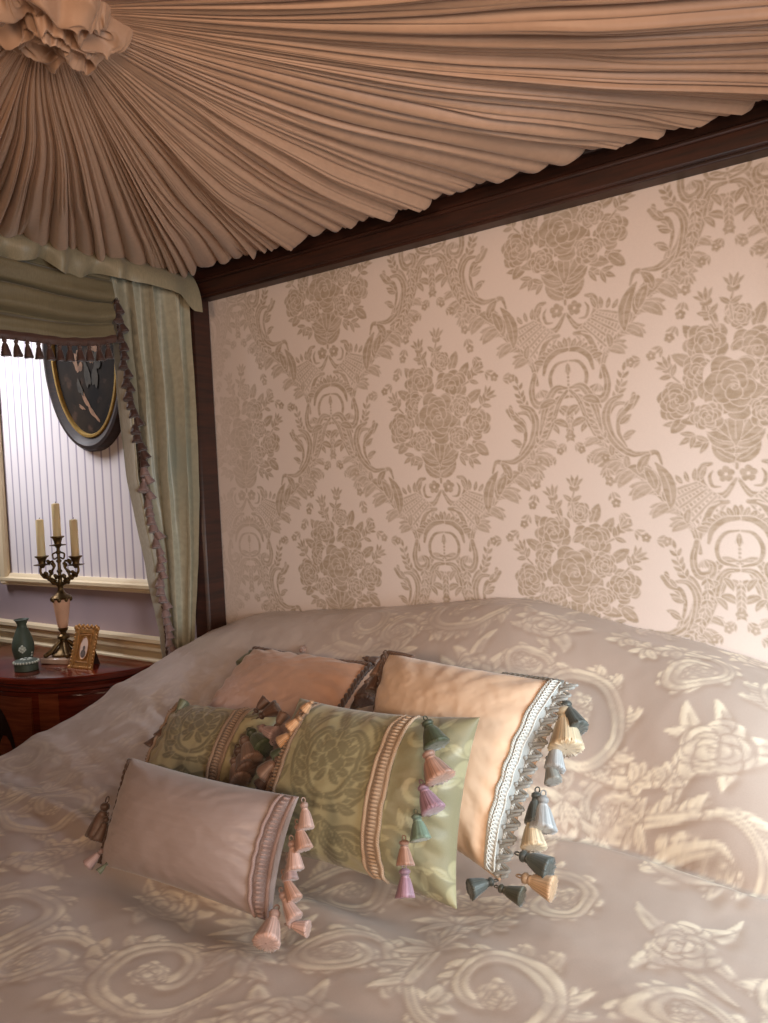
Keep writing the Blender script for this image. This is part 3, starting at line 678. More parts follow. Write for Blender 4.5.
# ------------------------------------------------------------------ swag valance
val = thing('swag_valance', 'olive silk swag valance with brown tassel fringe under the canopy edge', 'valance', W(-1.76, .6, .6))
yv = np.linspace(-.3, 1.522, 520); tv = np.linspace(0, 1, 30)
Yv, Tv = np.meshgrid(yv, tv, indexing='ij')
ruf = sstep(1.34, 1.26, Yv)
zb_ = .575+.03*ruf*np.sin(Yv*31)*.5-.02*sstep(1.3, 1.5, Yv)
rfold = np.sin(Yv*42+3*noise(Yv*6, Yv*0, 71)*2)+.6*np.sin(Yv*75+1)
Xv = -1.757+(.004+.016*ruf*Tv)*rfold*(.35+.65*ruf)+.018*np.sin(np.pi*Tv)*(.5+.5*ruf)+.01+.062*sstep(1.2, 1.42, Yv)*Tv**.5
Zv = .647+(zb_-.012*ruf*rfold*Tv-.647)*Tv
# the return end drops a little over the post
endm = sstep(1.44, 1.5, Yv); Zv -= .035*endm*Tv
mesh_np('header', local(np.stack([Xv, Yv, Zv], -1).reshape(-1, 3), val), grid_faces(len(yv), len(tv)), M['olive'], val)
yv = np.linspace(-.3, 1.28, 300); tv = np.linspace(0, 1, 90)
Yv, Tv = np.meshgrid(yv, tv, indexing='ij')
zbot = np.interp(yv, [-.3, .1, .6, .985, 1.12, 1.22, 1.30], [.47, .43, .385, .4, .402, .413, .435])[:, None]
pinch = sstep(1.0, 1.3, Yv)
ph = Tv*2*np.pi*3.4+1.6*np.sin(Yv*2.4)+2.2*noise(Yv*2.2, Tv*2.2, 81)
fo = np.sin(ph)+.4*np.sin(2.1*ph+Yv*6)
Xv = -1.768+.016*fo*np.sin(np.pi*Tv)**.5*(1-.4*pinch)+.012*fbm(Yv*5, Tv*8, 83)
Zv = .61+(zbot-.61)*Tv+.008*np.sin(ph+1.5)*np.sin(np.pi*Tv)
mesh_np('swag', local(np.stack([Xv, Yv, Zv], -1).reshape(-1, 3), val), grid_faces(len(yv), len(tv)), M['olive_dark'], val)
yf = np.linspace(-.3, 1.28, 200); zf = np.interp(yf, [-.3, .1, .6, .985, 1.12, 1.22, 1.30], [.47, .43, .385, .4, .402, .413, .435])
V = []; 
for k, dz in enumerate((.008, .003, -.006, -.014)):
    V.append(np.stack([np.full_like(yf, -1.76+(.004 if k in (1, 2) else 0))+.0012*np.sin(yf*900), yf, zf+dz], 1))
mesh_np('fringe_braid', local(np.concatenate(V), val), grid_faces(4, len(yf)), tmat('curtain_brown'), val)
for i, y in enumerate(np.arange(.3, 1.275, .028)):
    zt_ = np.interp(y, yf, zf)-.01
    sk, kn = tassel_mesh((-1.757, y, zt_), (-1.757, y+.002, zt_-.043), .95, i+500); sk.add(np.concatenate(kn.V), kn.F)
    sk.build('tassel', tmat('curtain_brown'), val, angle=180)

# ------------------------------------------------------------------ bedspread
xl, xr, yfoot, yhead = -1.835, -.035, -.25, 1.593
rx = np.array([-1.90, -1.83, -1.70, -1.56, -1.4, -1.23, -1.01, -.8, -.7, -.566, -.46, -.37, -.25, -.1, 0.])
rz = np.array([-.50, -.465, -.40, -.353, -.338, -.323, -.298, -.273, -.279, -.311, -.331, -.343, -.375, -.43, -.48])
kx = np.array([-1.9, -1.4, -1.1, -.8, -.6, -.48, -.33, -.2, 0.]); ky = np.array([.88, .92, .98, 1.04, 1.12, 1.2, 1.2, 1.185, 1.2])
_gx = np.linspace(-2.1, .2, 460)
def _smooth(a, n=14):
    k = np.hanning(2*n+3)[1:-1]; k /= k.sum(); return np.convolve(np.pad(a, n, mode='edge'), k, 'valid')
_gr, _gy, = _smooth(np.interp(_gx, rx, rz)), _smooth(np.interp(_gx, kx, ky), 24)
def spread_z(x, y):
    R = np.interp(x, _gx, _gr); y0 = np.interp(x, _gx, _gy)+.02*np.sin(x*9)
    t = np.clip((y-y0)/(1.5-y0), 0, 1.); right = sstep(-.85, -.25, x)
    g = (.5*t+.5*sstep(0, 1, t))*(1-right)+right*np.sin(np.pi/2*np.clip(t, 0, 1))**.8
    z = -.6+(R+.6)*g
    # soft folds and wrinkles
    lw = sstep(-.9, -1.3, x)*sstep(.7, .9, y); z = z+.010*(fbm(x*3.5, y*4.5, 91)-.5)+.016*lw*(np.abs(fbm((x+y*1.1)*5, (y-x)*2.2, 97)-.47))+(.0035+.003*lw)*(fbm(x*14, y*16, 95, 3)-.5)
    d1 = y-(.80+.05*(x+1.2)-.03*np.sin(x*5)); z = z+.012*np.exp(-(d1/.028)**2)*sstep(-.55, -.9, x)
    d2 = y-(.93-.25*(x+1.5)); z = z+.01*np.exp(-(d2/.03)**2)*sstep(-1.1, -1.4, x)*(.6+.8*noise(x*9, y*9, 3))
    d3 = (y-1.15)+.35*(x+1.55); z = z+.008*np.exp(-(d3/.022)**2)*sstep(-1.1, -1.35, x)
    d4 = y-y0+.012; z = z-.012*np.exp(-(d4/.016)**2)*right+.008*np.exp(-((d4+.03)/.022)**2)*right
    z = z+.006*np.sin((x*.8+y*1.6)*26+4*noise(x*3, y*3, 12))*np.exp(-((y-.78)/.22)**2)*.35
    d5 = y-(.66+.10*(x+.3)); z = z+.007*np.exp(-(d5/.02)**2)*sstep(-.7, -.4, x)
    for cx_, cy_, sx_, sy_, dz_ in ((-.92, .725, .2, .05, .022), (-.73, .88, .22, .06, .022), (-.67, 1.0, .2, .07, .03), (-1.1, .91, .18, .07, .03), (-1.12, 1.1, .2, .1, .03), (-1.16, 1.25, .22, .1, .022)):
        z = z-dz_*np.exp(-((x-cx_)/sx_)**4-((y-cy_)/sy_)**2)
    return z
dr = .62; st_ = .0030
u = np.arange(xl-dr, xr+dr, st_); v = np.arange(yfoot-dr, yhead+.0001, st_)
coarse = lambda a, lo, hi: np.concatenate([a[a < lo][::6], a[(a >= lo) & (a <= hi)], a[a > hi][::6]])
u = coarse(u, -1.95, xr+.02); v = coarse(v, .25, 9)
U, Vv = np.meshgrid(u, v, indexing='ij')
def drape(a, lo, hi, r=.05):
    # returns in-plane position and drop for unrolled coordinate
    p = np.clip(a, lo, hi); o = np.where(a < lo, lo-a, np.where(a > hi, a-hi, 0)); sg = np.where(a < lo, -1, 1)
    th = np.clip(o/r, 0, np.pi/2); out = r*np.sin(th); drop = r*(1-np.cos(th))+np.clip(o-r*np.pi/2, 0, None)
    return p+sg*out*np.where(o > 0, 1, 0), drop
Xs, d1_ = drape(U, xl+.05, xr-.05); Ys, d2_ = drape(Vv, yfoot+.05, 99.)
lim = 1.593-.102*sstep(-1.70, -1.745, Xs)-.085*sstep(-.17, -.13, Xs)
y_pre = Ys.copy(); Ys = np.where(Ys > 1.3, 1.3+(Ys-1.3)*(lim-1.3)/(1.593-1.3), Ys)
zq = spread_z(np.clip(Xs, xl, xr), Ys); dv_ = np.hypot(np.gradient(Ys, axis=1), np.gradient(zq, axis=1)); dv_[:, v < yfoot] = np.gradient(v)[v < yfoot]
arc = np.cumsum(dv_, axis=1); arc = arc-arc[:, [np.argmin(abs(v-.6))]]+.6
pu = (U+.02*np.sin(Vv*6)+.05*(noise(U*5, arc*5, 201)-.5)+.018*(noise(U*16, arc*16, 203)-.5))/1.12; pv = (arc+.02*np.sin(U*5)+.05*(noise(U*5, arc*5, 202)-.5)+.018*(noise(U*16, arc*16, 204)-.5))/1.12
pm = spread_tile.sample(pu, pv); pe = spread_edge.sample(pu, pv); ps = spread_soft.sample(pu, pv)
drop = np.maximum(d1_, d2_)
Zs = spread_z(np.clip(Xs, xl, xr), Ys)+.0007*ps-drop
hang = sstep(.06, .4, drop)
Xs = Xs+np.sign(Xs+.93)*hang*.012*np.sin(Vv*24)*(d1_ > d2_); Ys = Ys-hang*.012*np.sin(U*24)*(d2_ >= d1_)
Zs = np.maximum(Zs, -1.33)
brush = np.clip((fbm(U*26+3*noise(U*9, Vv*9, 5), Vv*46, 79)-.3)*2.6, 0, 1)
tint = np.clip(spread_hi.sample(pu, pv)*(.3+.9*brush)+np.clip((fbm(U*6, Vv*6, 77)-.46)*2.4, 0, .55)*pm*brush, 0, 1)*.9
light_fade = 1-.72*sstep(-.95, -1.35, Xs)*sstep(.78, .95, Ys)-.35*sstep(1.1, 1.4, Ys)*sstep(-.4, -.8, Xs)  # lighting put into the masks: pattern weakened towards the back left
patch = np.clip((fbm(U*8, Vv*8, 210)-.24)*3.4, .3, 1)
pm = pm*(.35+.65*brush)*patch*light_fade; tint = tint*light_fade; pe = pe*light_fade
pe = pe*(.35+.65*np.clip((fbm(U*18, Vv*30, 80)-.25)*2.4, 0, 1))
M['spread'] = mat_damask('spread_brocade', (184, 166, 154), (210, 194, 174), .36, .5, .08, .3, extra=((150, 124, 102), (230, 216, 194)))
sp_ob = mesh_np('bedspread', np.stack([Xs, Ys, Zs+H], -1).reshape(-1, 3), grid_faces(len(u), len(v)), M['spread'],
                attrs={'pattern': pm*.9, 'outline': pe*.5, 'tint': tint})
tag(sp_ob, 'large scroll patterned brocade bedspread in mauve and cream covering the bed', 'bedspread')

# ------------------------------------------------------------------ cushions
class Cushion:
    def __init__(s, name, label, q, th, pinch, mat, tile=None, front_tile=None, n=150, sag=0., wr=.002, seed=0):
        s.q = np.array(q, float); s.th = th; s.pinch = pinch; s.sag = sag; s.seed = seed; s.wr = wr
        c = s.q.mean(0); c[2] = s.q[:, 2].min()
        nrm = np.cross(s.q[1]-s.q[3], s.q[0]-s.q[2]); nrm /= np.linalg.norm(nrm)
        if nrm@s.q.mean(0) > 0: nrm = -nrm
        s.n = nrm; s.root = thing(name, label, 'pillow', W(*c), 'decorative cushions on the bed')
        t = np.linspace(-1, 1, n); t = np.sign(t)*(1-(1-np.abs(t))**1.35)
        A, B = np.meshgrid(t, t, indexing='ij')
        V = np.concatenate([s.S(A, B, 1).reshape(-1, 3), s.S(A, B, -1).reshape(-1, 3)])
        g = grid_faces(n, n); F = np.concatenate([g, g[:, ::-1]+n*n])
        at = None
        if tile:
            w = np.linalg.norm(s.q[1]-s.q[0]); h = np.linalg.norm(s.q[0]-s.q[3])
            ft = tile[0].sample(A*w/2+tile[1], B*h/2+tile[2])
            if len(tile) > 3:
                m = (A > tile[3]) | (A < tile[4]); ft = np.where(m, .85-.75*tile[5].sample(A*w/2, B*h/2), ft)
            at = {'pattern': np.concatenate([ft.ravel(), ft.ravel()])}
        s.cover = mesh_np('cushion_cover', local(V, s.root), F, mat, s.root, attrs=at)
    def S(s, a, b, side=1):
        a, b = np.asarray(a, float), np.asarray(b, float)
        k = s.pinch; a2 = a*(1-k*(1-b*b)*np.abs(a)**3); b2 = b*(1-k*(1-a*a)*np.abs(b)**3)
        u, v = (a2+1)/2, (b2+1)/2
        TL, TR, BR, BL = s.q
        P = (TL*((1-u)*v)[..., None]+TR*(u*v)[..., None]+BR*(u*(1-v))[..., None]+BL*((1-u)*(1-v))[..., None])
        h = s.th*(np.clip(1-np.abs(a)**2.4, 0, 1)*np.clip(1-np.abs(b)**2.4, 0, 1))**.52*(1-s.sag*b*.3)
        edge = np.clip(1-np.maximum(np.abs(a), np.abs(b)), 0, 1)
        w = s.wr*(fbm(a*4+3, b*4+side, s.seed+5)-.5)*4*np.minimum(1, edge*6)
        ang = np.arctan2(b, a); rr = np.hypot(a, b)
        w = w+s.wr*1.2*np.sin(ang*22+5*noise(a*2, b*2, s.seed))*sstep(.55, .9, np.maximum(np.abs(a), np.abs(b)))*np.minimum(1, edge*10)
        return P+(side*(h*(1 if side > 0 else .5)+w))[..., None]*s.n
    def braid(s, u0, width, col, name='braid_trim', style='gimp', v0=-.98, v1=.98, lift=.003, parent=None):
        n = 90; vv = np.linspace(v0, v1, n); half = np.linalg.norm(s.q[1]-s.q[0])/2; du = width/half/2
        c = s.S(np.full(n, u0), vv); l = s.S(np.full(n, u0-du), vv); r = s.S(np.full(n, u0+du), vv)
        up = s.n*lift; b = MB(); st = [.05]*(5*n)
        V = np.concatenate([l, l+up, c+up*1.5, r+up, r]); b.add(V, [list(f) for f in grid_faces(5, n)])
        for e in (l, r):                        # twisted cords along both edges
            q = np.stack([np.interp(np.linspace(0, n-1, 260), np.arange(n), (e+up)[:, k]) for k in range(3)], 1)
            d = np.gradient(q, axis=0); d /= np.linalg.norm(d, axis=1)[:, None]; sd = np.cross(d, s.n); ph = np.arange(260)*.9
            for k in (0, np.pi): b.tube(q+.0016*(np.cos(ph+k)[:, None]*sd+np.sin(ph+k)[:, None]*s.n), .0019, 5)
        st += [.75]*(b.n-len(st))
        m = int(np.sum(np.linalg.norm(np.diff(c, axis=0), axis=1))/.0062)
        ii = np.linspace(2, n-3, m)
        for j, i in enumerate(ii):
            f = lambda arr: np.array([np.interp(i, np.arange(n), arr[:, k]) for k in range(3)])
            L, R_, C = f(l)+up, f(r)+up, f(c)+up*1.6
            t_ = f(np.gradient(c, axis=0)); t_ /= np.linalg.norm(t_)
            if style == 'gimp':
                b.tube([L*.75+R_*.25, C+s.n*.0015, L*.25+R_*.75], [.0014, .002, .0014], 5)
            else:
                th = np.linspace(0, 2*np.pi, 10, endpoint=False); sd = (R_-L)/np.linalg.norm(R_-L)
                b.tube(C+sd*np.cos(th)[:, None]*width*.3+t_*np.sin(th)[:, None]*.006+s.n*(.002*np.cos(2*th))[:, None], .0015, 5, closed=True)
        st += [.9]*(b.n-len(st)); o = b.build(name, tmat(col), s.root if parent is None else parent, angle=180); strand(o, st); return o
    def scallop(s, u0, width, col, name='looped_edging'):
        """wavy looped cord outside the braid"""
        n = 640; v = np.linspace(-.97, .97, n); half = np.linalg.norm(s.q[1]-s.q[0])/2
        b = MB()
        for k, (am, fr_, off) in enumerate(((1, 15, 0), (.75, 15, 1.8))):
            uu = u0+(width/half)*(.5+.5*am*np.sin(v*np.pi*fr_+off)); out = np.clip(uu-.985, 0, None); P = s.S(np.minimum(uu, .985), v)
            ex = (s.q[1]-s.q[0]); ex = ex/np.linalg.norm(ex)
            P = P+ex*(out*half)[:, None]+s.n*(.004+.003*np.cos(v*np.pi*fr_+off))[:, None]
            b.tube(P, .0026, 6)
        return b.build(name, tmat(col), s.root, angle=180)
    def cord(s, pts, col, rad=.004, name='edge_cord'):
        P = np.array([s.S(np.array([a]), np.array([b]))[0] for a, b in spline(pts, 24)]); b = MB(); ph = np.arange(len(P))*.8
        d = np.gradient(P, axis=0); d /= np.linalg.norm(d, axis=1)[:, None]+1e-9; sd = np.cross(d, s.n)
        for k in (0, np.pi): b.tube(P+rad*.6*(np.cos(ph+k)[:, None]*sd+np.sin(ph+k)[:, None]*s.n)+s.n*rad, rad*.7, 6)
        return b.build(name, tmat(col), s.root, angle=180)
    def tassels(s, lst, rs=1., off=0.0, seed=0):
        for i, (a, b, c) in enumerate(lst):
            add_tassel(s.root, np.array(a)+s.n*off, np.array(b)+s.n*off, c, rs, seed+i*3)

M['green_damask'] = mat_damask('green_damask', (170, 166, 132), (132, 128, 100), .36, .5, .25, .25)
M['sage_damask'] = mat_damask('olive_damask', (158, 148, 116), (116, 108, 84), .4, .5, .2, .25)

# peach cushion at the back left
P4 = Cushion('throw_pillow', 'plain peach satin cushion at the back left, half hidden behind the two green ones', [(-1.363, 1.336, -.388), (-.972, 1.316, -.39), (-.93, 1.05, -.54), (-1.30, 1.03, -.54)], .07, .1, M['peach_satin'], seed=3)
P4.cord([(-.96, .97), (-.5, .985), (0, .985), (.6, .985), (.97, .96)], 'taupe', .004)
P4.cord([(.97, .96), (.985, .4), (.985, -.2)], 'brown', .006)
P4.tassels([((-1.372, 1.348, -.401), (-1.366, 1.3, -.427), 'sage'), ((-1.217, 1.350, -.39), (-1.236, 1.385, -.395), 'rose'), ((-0.992, 1.338, -0.408), (-0.971, 1.285, -0.436), 'taupe'),
            ((-0.983, 1.317, -0.419), (-0.962, 1.249, -0.455), 'brown'), ((-1.033, 1.356, -0.392), (-0.978, 1.34, -0.397), 'taupe')], 1., .01, 10)
# cream cushion at the back right
P5 = Cushion('throw_pillow', 'large cream satin cushion with silver braid and tassels down its right side', [(-.873, 1.22, -.329), (-.475, 1.17, -.334), (-.512, .965, -.578), (-.83, 1.05, -.555)], .085, .07, M['cream_satin'], seed=9, wr=.0018)
P5.braid(.93, .022, 'braid_silver', style='loops'); P5.scallop(.97, .022, 'braid_silver')
P5.cord([(-.97, .97), (-.985, .5), (-.985, 0)], 'taupe', .005); P5.cord([(-.97, .975), (-.75, .985), (-.6, .985)], 'taupe', .004); P5.cord([(.4, .985), (.7, .985), (.96, .975)], 'grey', .003)
P5.tassels([((-0.477, 1.149, -0.36), (-0.444, 1.116, -0.394), 'slate'), ((-0.476, 1.144, -0.365), (-0.45, 1.094, -0.419), 'cream'), ((-0.473, 1.108, -0.405), (-0.466, 1.073, -0.445), 'silver'),
            ((-0.48, 1.084, -0.434), (-0.46, 1.061, -0.458), 'grey'), ((-0.473, 1.048, -0.474), (-0.462, 1.013, -0.513), 'silver'), ((-0.484, 1.051, -0.472), (-0.477, 1.017, -0.509), 'slate'),
            ((-0.486, 1.028, -0.499), (-0.467, 0.995, -0.533), 'cream'), ((-0.49, 0.989, -0.544), (-0.437, 0.983, -0.55), 'slate'), ((-0.479, 0.969, -0.565), (-0.428, 0.969, -0.57), 'tan'),
            ((-0.514, 0.963, -0.578), (-0.538, 0.93, -0.58), 'slate'), ((-0.505, 0.949, -0.578), (-0.465, 0.948, -0.582), 'olive')], 1.2, .008, 40)
P5.tassels([((-0.878, 1.226, -0.336), (-0.873, 1.189, -0.377), 'taupe'), ((-0.875, 1.207, -0.358), (-0.87, 1.17, -0.399), 'brown')], .9, .01, 70)
# olive damask cushion, left
P3 = Cushion('throw_pillow', 'smaller olive damask cushion behind the mauve one, brown tassel clusters at its sides', [(-1.28, 1.03, -.432), (-.99, 1.04, -.415), (-.96, .90, -.575), (-1.229, .864, -.575)], .06, .08, M['sage_damask'], tile=(cush_tile, .13, .11), seed=15)
P3.braid(.52, .024, 'braid_brown'); P3.braid(-.9, .02, 'braid_brown')
P3.tassels([((-1.007, 0.998, -0.424), (-0.994, 1.021, -0.403), 'brown'), ((-0.993, 0.994, -0.429), (-0.962, 1.015, -0.41), 'brown'), ((-0.997, 0.976, -0.446), (-0.947, 0.956, -0.468), 'green'),
            ((-0.943, 0.985, -0.44), (-0.941, 1.008, -0.418), 'taupe'), ((-1.002, 0.965, -0.456), (-0.953, 0.939, -0.485), 'taupe'), ((-1.002, 0.951, -0.47), (-0.953, 0.923, -0.5), 'brown'),
            ((-0.999, 0.938, -0.483), (-0.961, 0.911, -0.511), 'taupe'), ((-0.979, 0.983, -0.44), (-0.934, 0.976, -0.449), 'mauve')], 1.3, .03, 90)
P3.tassels([((-1.22, 0.975, -0.436), (-1.223, 0.999, -0.413), 'sage'), ((-1.227, 0.964, -0.446), (-1.228, 0.939, -0.47), 'brown'), ((-1.232, 0.948, -0.462), (-1.238, 0.922, -0.486), 'brown')], 1.3, .0, 120)
# green damask cushion, front centre
P2 = Cushion('throw_pillow', 'green damask cushion in the centre with two braid bands and multicoloured tassels', [(-.903, .99, -.365), (-.536, .97, -.343), (-.536, .882, -.585), (-.93, .875, -.585)], .075, .08, M['green_damask'], tile=(cush_tile, .145, .115, .5, -.72, scroll_tile), seed=21)
P2.braid(.42, .024, 'braid_gold'); P2.braid(-.72, .024, 'braid_brown')
P2.tassels([((-0.588, 0.917, -0.339), (-0.562, 0.902, -0.37), 'green'), ((-0.578, 0.9, -0.376), (-0.549, 0.884, -0.409), 'rose'), ((-0.577, 0.882, -0.417), (-0.552, 0.867, -0.447), 'violet'),
            ((-0.578, 0.866, -0.452), (-0.562, 0.852, -0.482), 'teal'), ((-0.589, 0.851, -0.485), (-0.58, 0.837, -0.515), 'rose'), ((-0.581, 0.837, -0.516), (-0.57, 0.822, -0.549), 'violet')], 1.55, .012, 150)
P2.tassels([((-0.821, 0.951, -0.352), (-0.836, 0.944, -0.368), 'peach'), ((-0.837, 0.94, -0.377), (-0.857, 0.931, -0.398), 'peach'), ((-0.845, 0.93, -0.401), (-0.872, 0.921, -0.422), 'peach'),
            ((-0.855, 0.92, -0.424), (-0.878, 0.912, -0.442), 'green'), ((-0.861, 0.913, -0.439), (-0.892, 0.9, -0.469), 'taupe'), ((-0.867, 0.903, -0.461), (-0.894, 0.892, -0.488), 'brown')], 1.3, .02, 180)
# mauve cushion, front left
P1 = Cushion('throw_pillow', 'oblong plain mauve silk cushion in front with pinkish tassels on its right end', [(-1.094, .777, -.434), (-.743, .802, -.44), (-.74, .731, -.588), (-1.092, .706, -.585)], .06, .06, M['mauve_silk'], seed=33, wr=.0008)
P1.braid(.93, .02, 'braid_mauve'); P1.cord([(-.975, .97), (-.985, .3), (-.985, -.4), (-.975, -.97)], 'brown', .003)
P1.tassels([((-0.72, 0.789, -0.436), (-0.703, 0.775, -0.467), 'pink'), ((-0.722, 0.776, -0.462), (-0.7, 0.764, -0.491), 'rose'), ((-0.725, 0.766, -0.482), (-0.705, 0.751, -0.515), 'pink'),
            ((-0.724, 0.757, -0.501), (-0.709, 0.745, -0.527), 'mauve'), ((-0.725, 0.747, -0.521), (-0.697, 0.736, -0.547), 'rose'), ((-0.722, 0.738, -0.541), (-0.69, 0.727, -0.567), 'pink'),
            ((-0.723, 0.728, -0.561), (-0.701, 0.685, -0.58), 'pink'), ((-0.702, 0.724, -0.575), (-0.672, 0.732, -0.575), 'pink')], 1.15, .004, 210)
P1.tassels([((-1.101, 0.732, -0.491), (-1.103, 0.706, -0.544), 'brown'), ((-1.089, 0.723, -0.51), (-1.093, 0.705, -0.546), 'brown'), ((-1.075, 0.704, -0.553), (-1.091, 0.683, -0.575), 'mauve'), ((-1.06, 0.7, -0.57), (-1.064, 0.684, -0.58), 'sage')], 1.0, .0, 240)

# ------------------------------------------------------------------ commode
TZ = -.55
com = thing('bedside_commode', 'glossy mahogany half round commode standing against the wall left of the bed', 'bedside table', W(-2.515, 1.6, -1.35))
cc = (-2.515, 1.648)
def half_ell(a, b_, n=64): return [(cc[0]+a*math.cos(t), cc[1]-.05-b_*math.sin(t)) for t in np.linspace(0, math.pi, n)]
def ell_slab(a, b_, z0, z1, prof=None):
    m = MB()
    if prof is None: prof = [(0, 0), (0, 1)]
    rings = []
    n = 72
    for da, t in prof:
        pts = [(cc[0]+(a+da)*math.cos(t_), cc[1]-.048-max(0, (b_+da))*math.sin(t_)) for t_ in np.linspace(0, math.pi, n)]
        rings.append([(x, y, z0+(z1-z0)*t) for x, y in pts])
    V = np.array(rings).reshape(-1, 3); F = []
    for i in range(len(prof)-1):
        for j in range(n): F.append([i*n+(j+1) % n, i*n+j, (i+1)*n+j, (i+1)*n+(j+1) % n])
    F.append(list(range(n))); F.append([(len(prof)-1)*n+j for j in range(n)][::-1])
    return m.add(V, F)
ell_slab(.435, .362, TZ-.024, TZ, [(-.006, 0), (0, .2), (0, .75), (-.004, .95), (-.01, 1)]).build('commode_top', M['mahogany'], com, angle=30)
ell_slab(.425, .352, TZ-.055, TZ-.024, [(-.02, 0), (-.012, .2), (-.012, .5), (-.002, .85), (0, 1)]).build('frieze', M['mahogany'], com, angle=30)
ell_slab(.395, .322, -1.25, TZ-.055).build('carcass', M['mahogany'], com, angle=30)
def curved_panel(t0, t1, z0, z1, off, mat, name, parent, th=.008, oval=False):
    n = 24; m = MB(); P = []
    tt = np.linspace(t0, t1, n)
    for o in (off, off+th):
        for z_ in (z0, z1):
            P.append([(cc[0]+(.395+o)*math.cos(t), cc[1]-.048-(.322+o)*math.sin(t), z_) for t in tt])
    V = np.array(P).reshape(-1, 3); F = []
    for i in range(n-1):
        F.append([2*n+i, 2*n+i+1, 3*n+i+1, 3*n+i]); F.append([n+i, n+i+1, 3*n+i+1, 3*n+i]); F.append([i, i+1, 2*n+i+1, 2*n+i])
    F.append([0, 2*n, 3*n, n]); F.append([n-1, 3*n-1, 4*n-1, 2*n-1])
    return m.add(V, F).build(name, mat, parent, angle=40)
def curved_oval(tc_, dt, zc_, hz, off, mat, name, parent, k0=0., k1=1.):
    n = 40; V = []; F = []
    for k in (k0, k1):
        for j in range(n):
            a = 2*math.pi*j/n; t = tc_+dt*k*math.cos(a); V.append((cc[0]+(.395+off)*math.cos(t), cc[1]-.048-(.322+off)*math.sin(t), zc_+hz*k*math.sin(a)))
    for j in range(n): F.append([j, (j+1) % n, n+(j+1) % n, n+j])
    return MB().add(V, F).build(name, mat, parent)
R_ = math.radians
for t0, t1 in ((R_(64), R_(116)),):
    dob = curved_panel(t0, t1, -1.2, TZ-.07, .002, M['mahogany_light'], 'door', com)
    curved_oval((t0+t1)/2, .3, -.86, .22, .0115, M['inlay_dark'], 'oval_inlay', dob, .02, 1.)
    MB().ball((cc[0]+.41*math.cos(t0+.05), cc[1]-.048-.338*math.sin(t0+.05), -.86), .012, 12).build('knob', M['bronze'], dob)
for t0, t1 in ((R_(50), R_(60)), (R_(120), R_(130))):
    curved_panel(t0, t1, -1.25, TZ-.06, .001, M['mahogany_light'], 'pilaster', com, .004)
for t0, t1 in ((R_(8), R_(46)), (R_(134), R_(172))):
    curved_panel(t0, t1, -1.2, TZ-.07, .0, M['mahogany'], 'side_panel', com, .006)
for t in (R_(20), R_(55), R_(125), R_(160)):
    MB().lathe([(.016, -1.35), (.02, -1.33), (.024, -1.25), (.026, -1.24)], (cc[0]+.37*math.cos(t), cc[1]-.048-.295*math.sin(t), 0), 16).build('leg', M['mahogany'], com)

# ------------------------------------------------------------------ candelabra and candles
CB = np.array([-2.428, 1.485])
cd = thing('candelabra', 'antique bronze candelabra with pink marble vase stem on the commode', 'candelabra', W(CB[0], CB[1], TZ))
ra = R_(35); dv = np.array([math.cos(ra), math.sin(ra)])      # the arms spread along this direction
def cp(along, z, across=0.): return np.array([CB[0]+dv[0]*along-dv[1]*across, CB[1]+dv[1]*along+dv[0]*across, TZ+z])
b = MB().box(-.056, .056, -.056, .056, 0, .02, .004); Rz = np.eye(4); Rz[:2, :2] = [[math.cos(.35), -math.sin(.35)], [math.sin(.35), math.cos(.35)]]; Rz[:3, 3] = [CB[0], CB[1], TZ]
b.xf(Rz).build('plinth', M['plinth_marble'], cd)
b = MB().lathe([(.04, .02), (.042, .028), (.03, .034), (.018, .05), (.013, .062), (.012, .075), (.02, .08), (.02, .088), (.011, .094), (.009, .1), (.014, .106), (.017, .114), (.012, .116)], (CB[0], CB[1], TZ), 24)
for k in range(4):                                     # leafy paw feet
    a = .35+math.pi/4+k*math.pi/2; d = np.array([math.cos(a), math.sin(a), 0])
    pts = [np.array([CB[0], CB[1], TZ])+d*r_+np.array([0, 0, z_]) for r_, z_ in ((.012, .07), (.026, .056), (.04, .038), (.054, .03), (.06, .024))]
    b.tube(pts, [.005, .008, .009, .008, .005], 8); b.ball(pts[-1]+np.array([0, 0, .003]), .008, 8)
b.build('foot', M['bronze'], cd, angle=50)
MB().lathe([(.012, .114), (.0165, .12), (.021, .15), (.0255, .185), (.029, .212), (.03, .218), (.024, .219)], (CB[0], CB[1], TZ), 28).build('vase_stem', M['pink_marble'], cd)
b = MB().lathe([(.03, .214), (.034, .22), (.03, .226), (.018, .232), (.012, .24), (.008, .25), (.01, .258), (.014, .262), (.008, .268), (.007, .285), (.01, .29), (.006, .296)], (CB[0], CB[1], TZ), 24)
for k in range(8): a = k*math.pi/4; b.ball((CB[0]+.03*math.cos(a), CB[1]+.03*math.sin(a), TZ+.214), .007, 8, (1, 1, 1.3))
b.build('collar', M['bronze'], cd, angle=50)
for sg in (1, -1):
    pts = spline([cp(0, .27), cp(sg*.018, .268), cp(sg*.034, .282), cp(sg*.03, .305), cp(sg*.018, .325), cp(sg*.022, .345), cp(sg*.035, .338)], 6)
    b = MB().tube(pts, np.linspace(.0055, .003, len(pts)), 8)
    pts = spline([cp(sg*.012, .275), cp(sg*.03, .285), cp(sg*.05, .29), cp(sg*.064, .305), cp(sg*.064, .325), cp(sg*.058, .335)], 6); b.tube(pts, np.linspace(.005, .004, len(pts)), 8)
    for r_, z_ in ((.03, .305), (.02, .33), (.04, .286), (.055, .294), (.036, .34), (.046, .3), (.014, .29), (.026, .272)):
        b.ball(cp(sg*r_, z_, .004), .0075, 8, (1, .8, 1.2)); b.ball(cp(sg*r_, z_+.006, -.005), .006, 8)
    b.build('arm', M['bronze'], cd, angle=60)
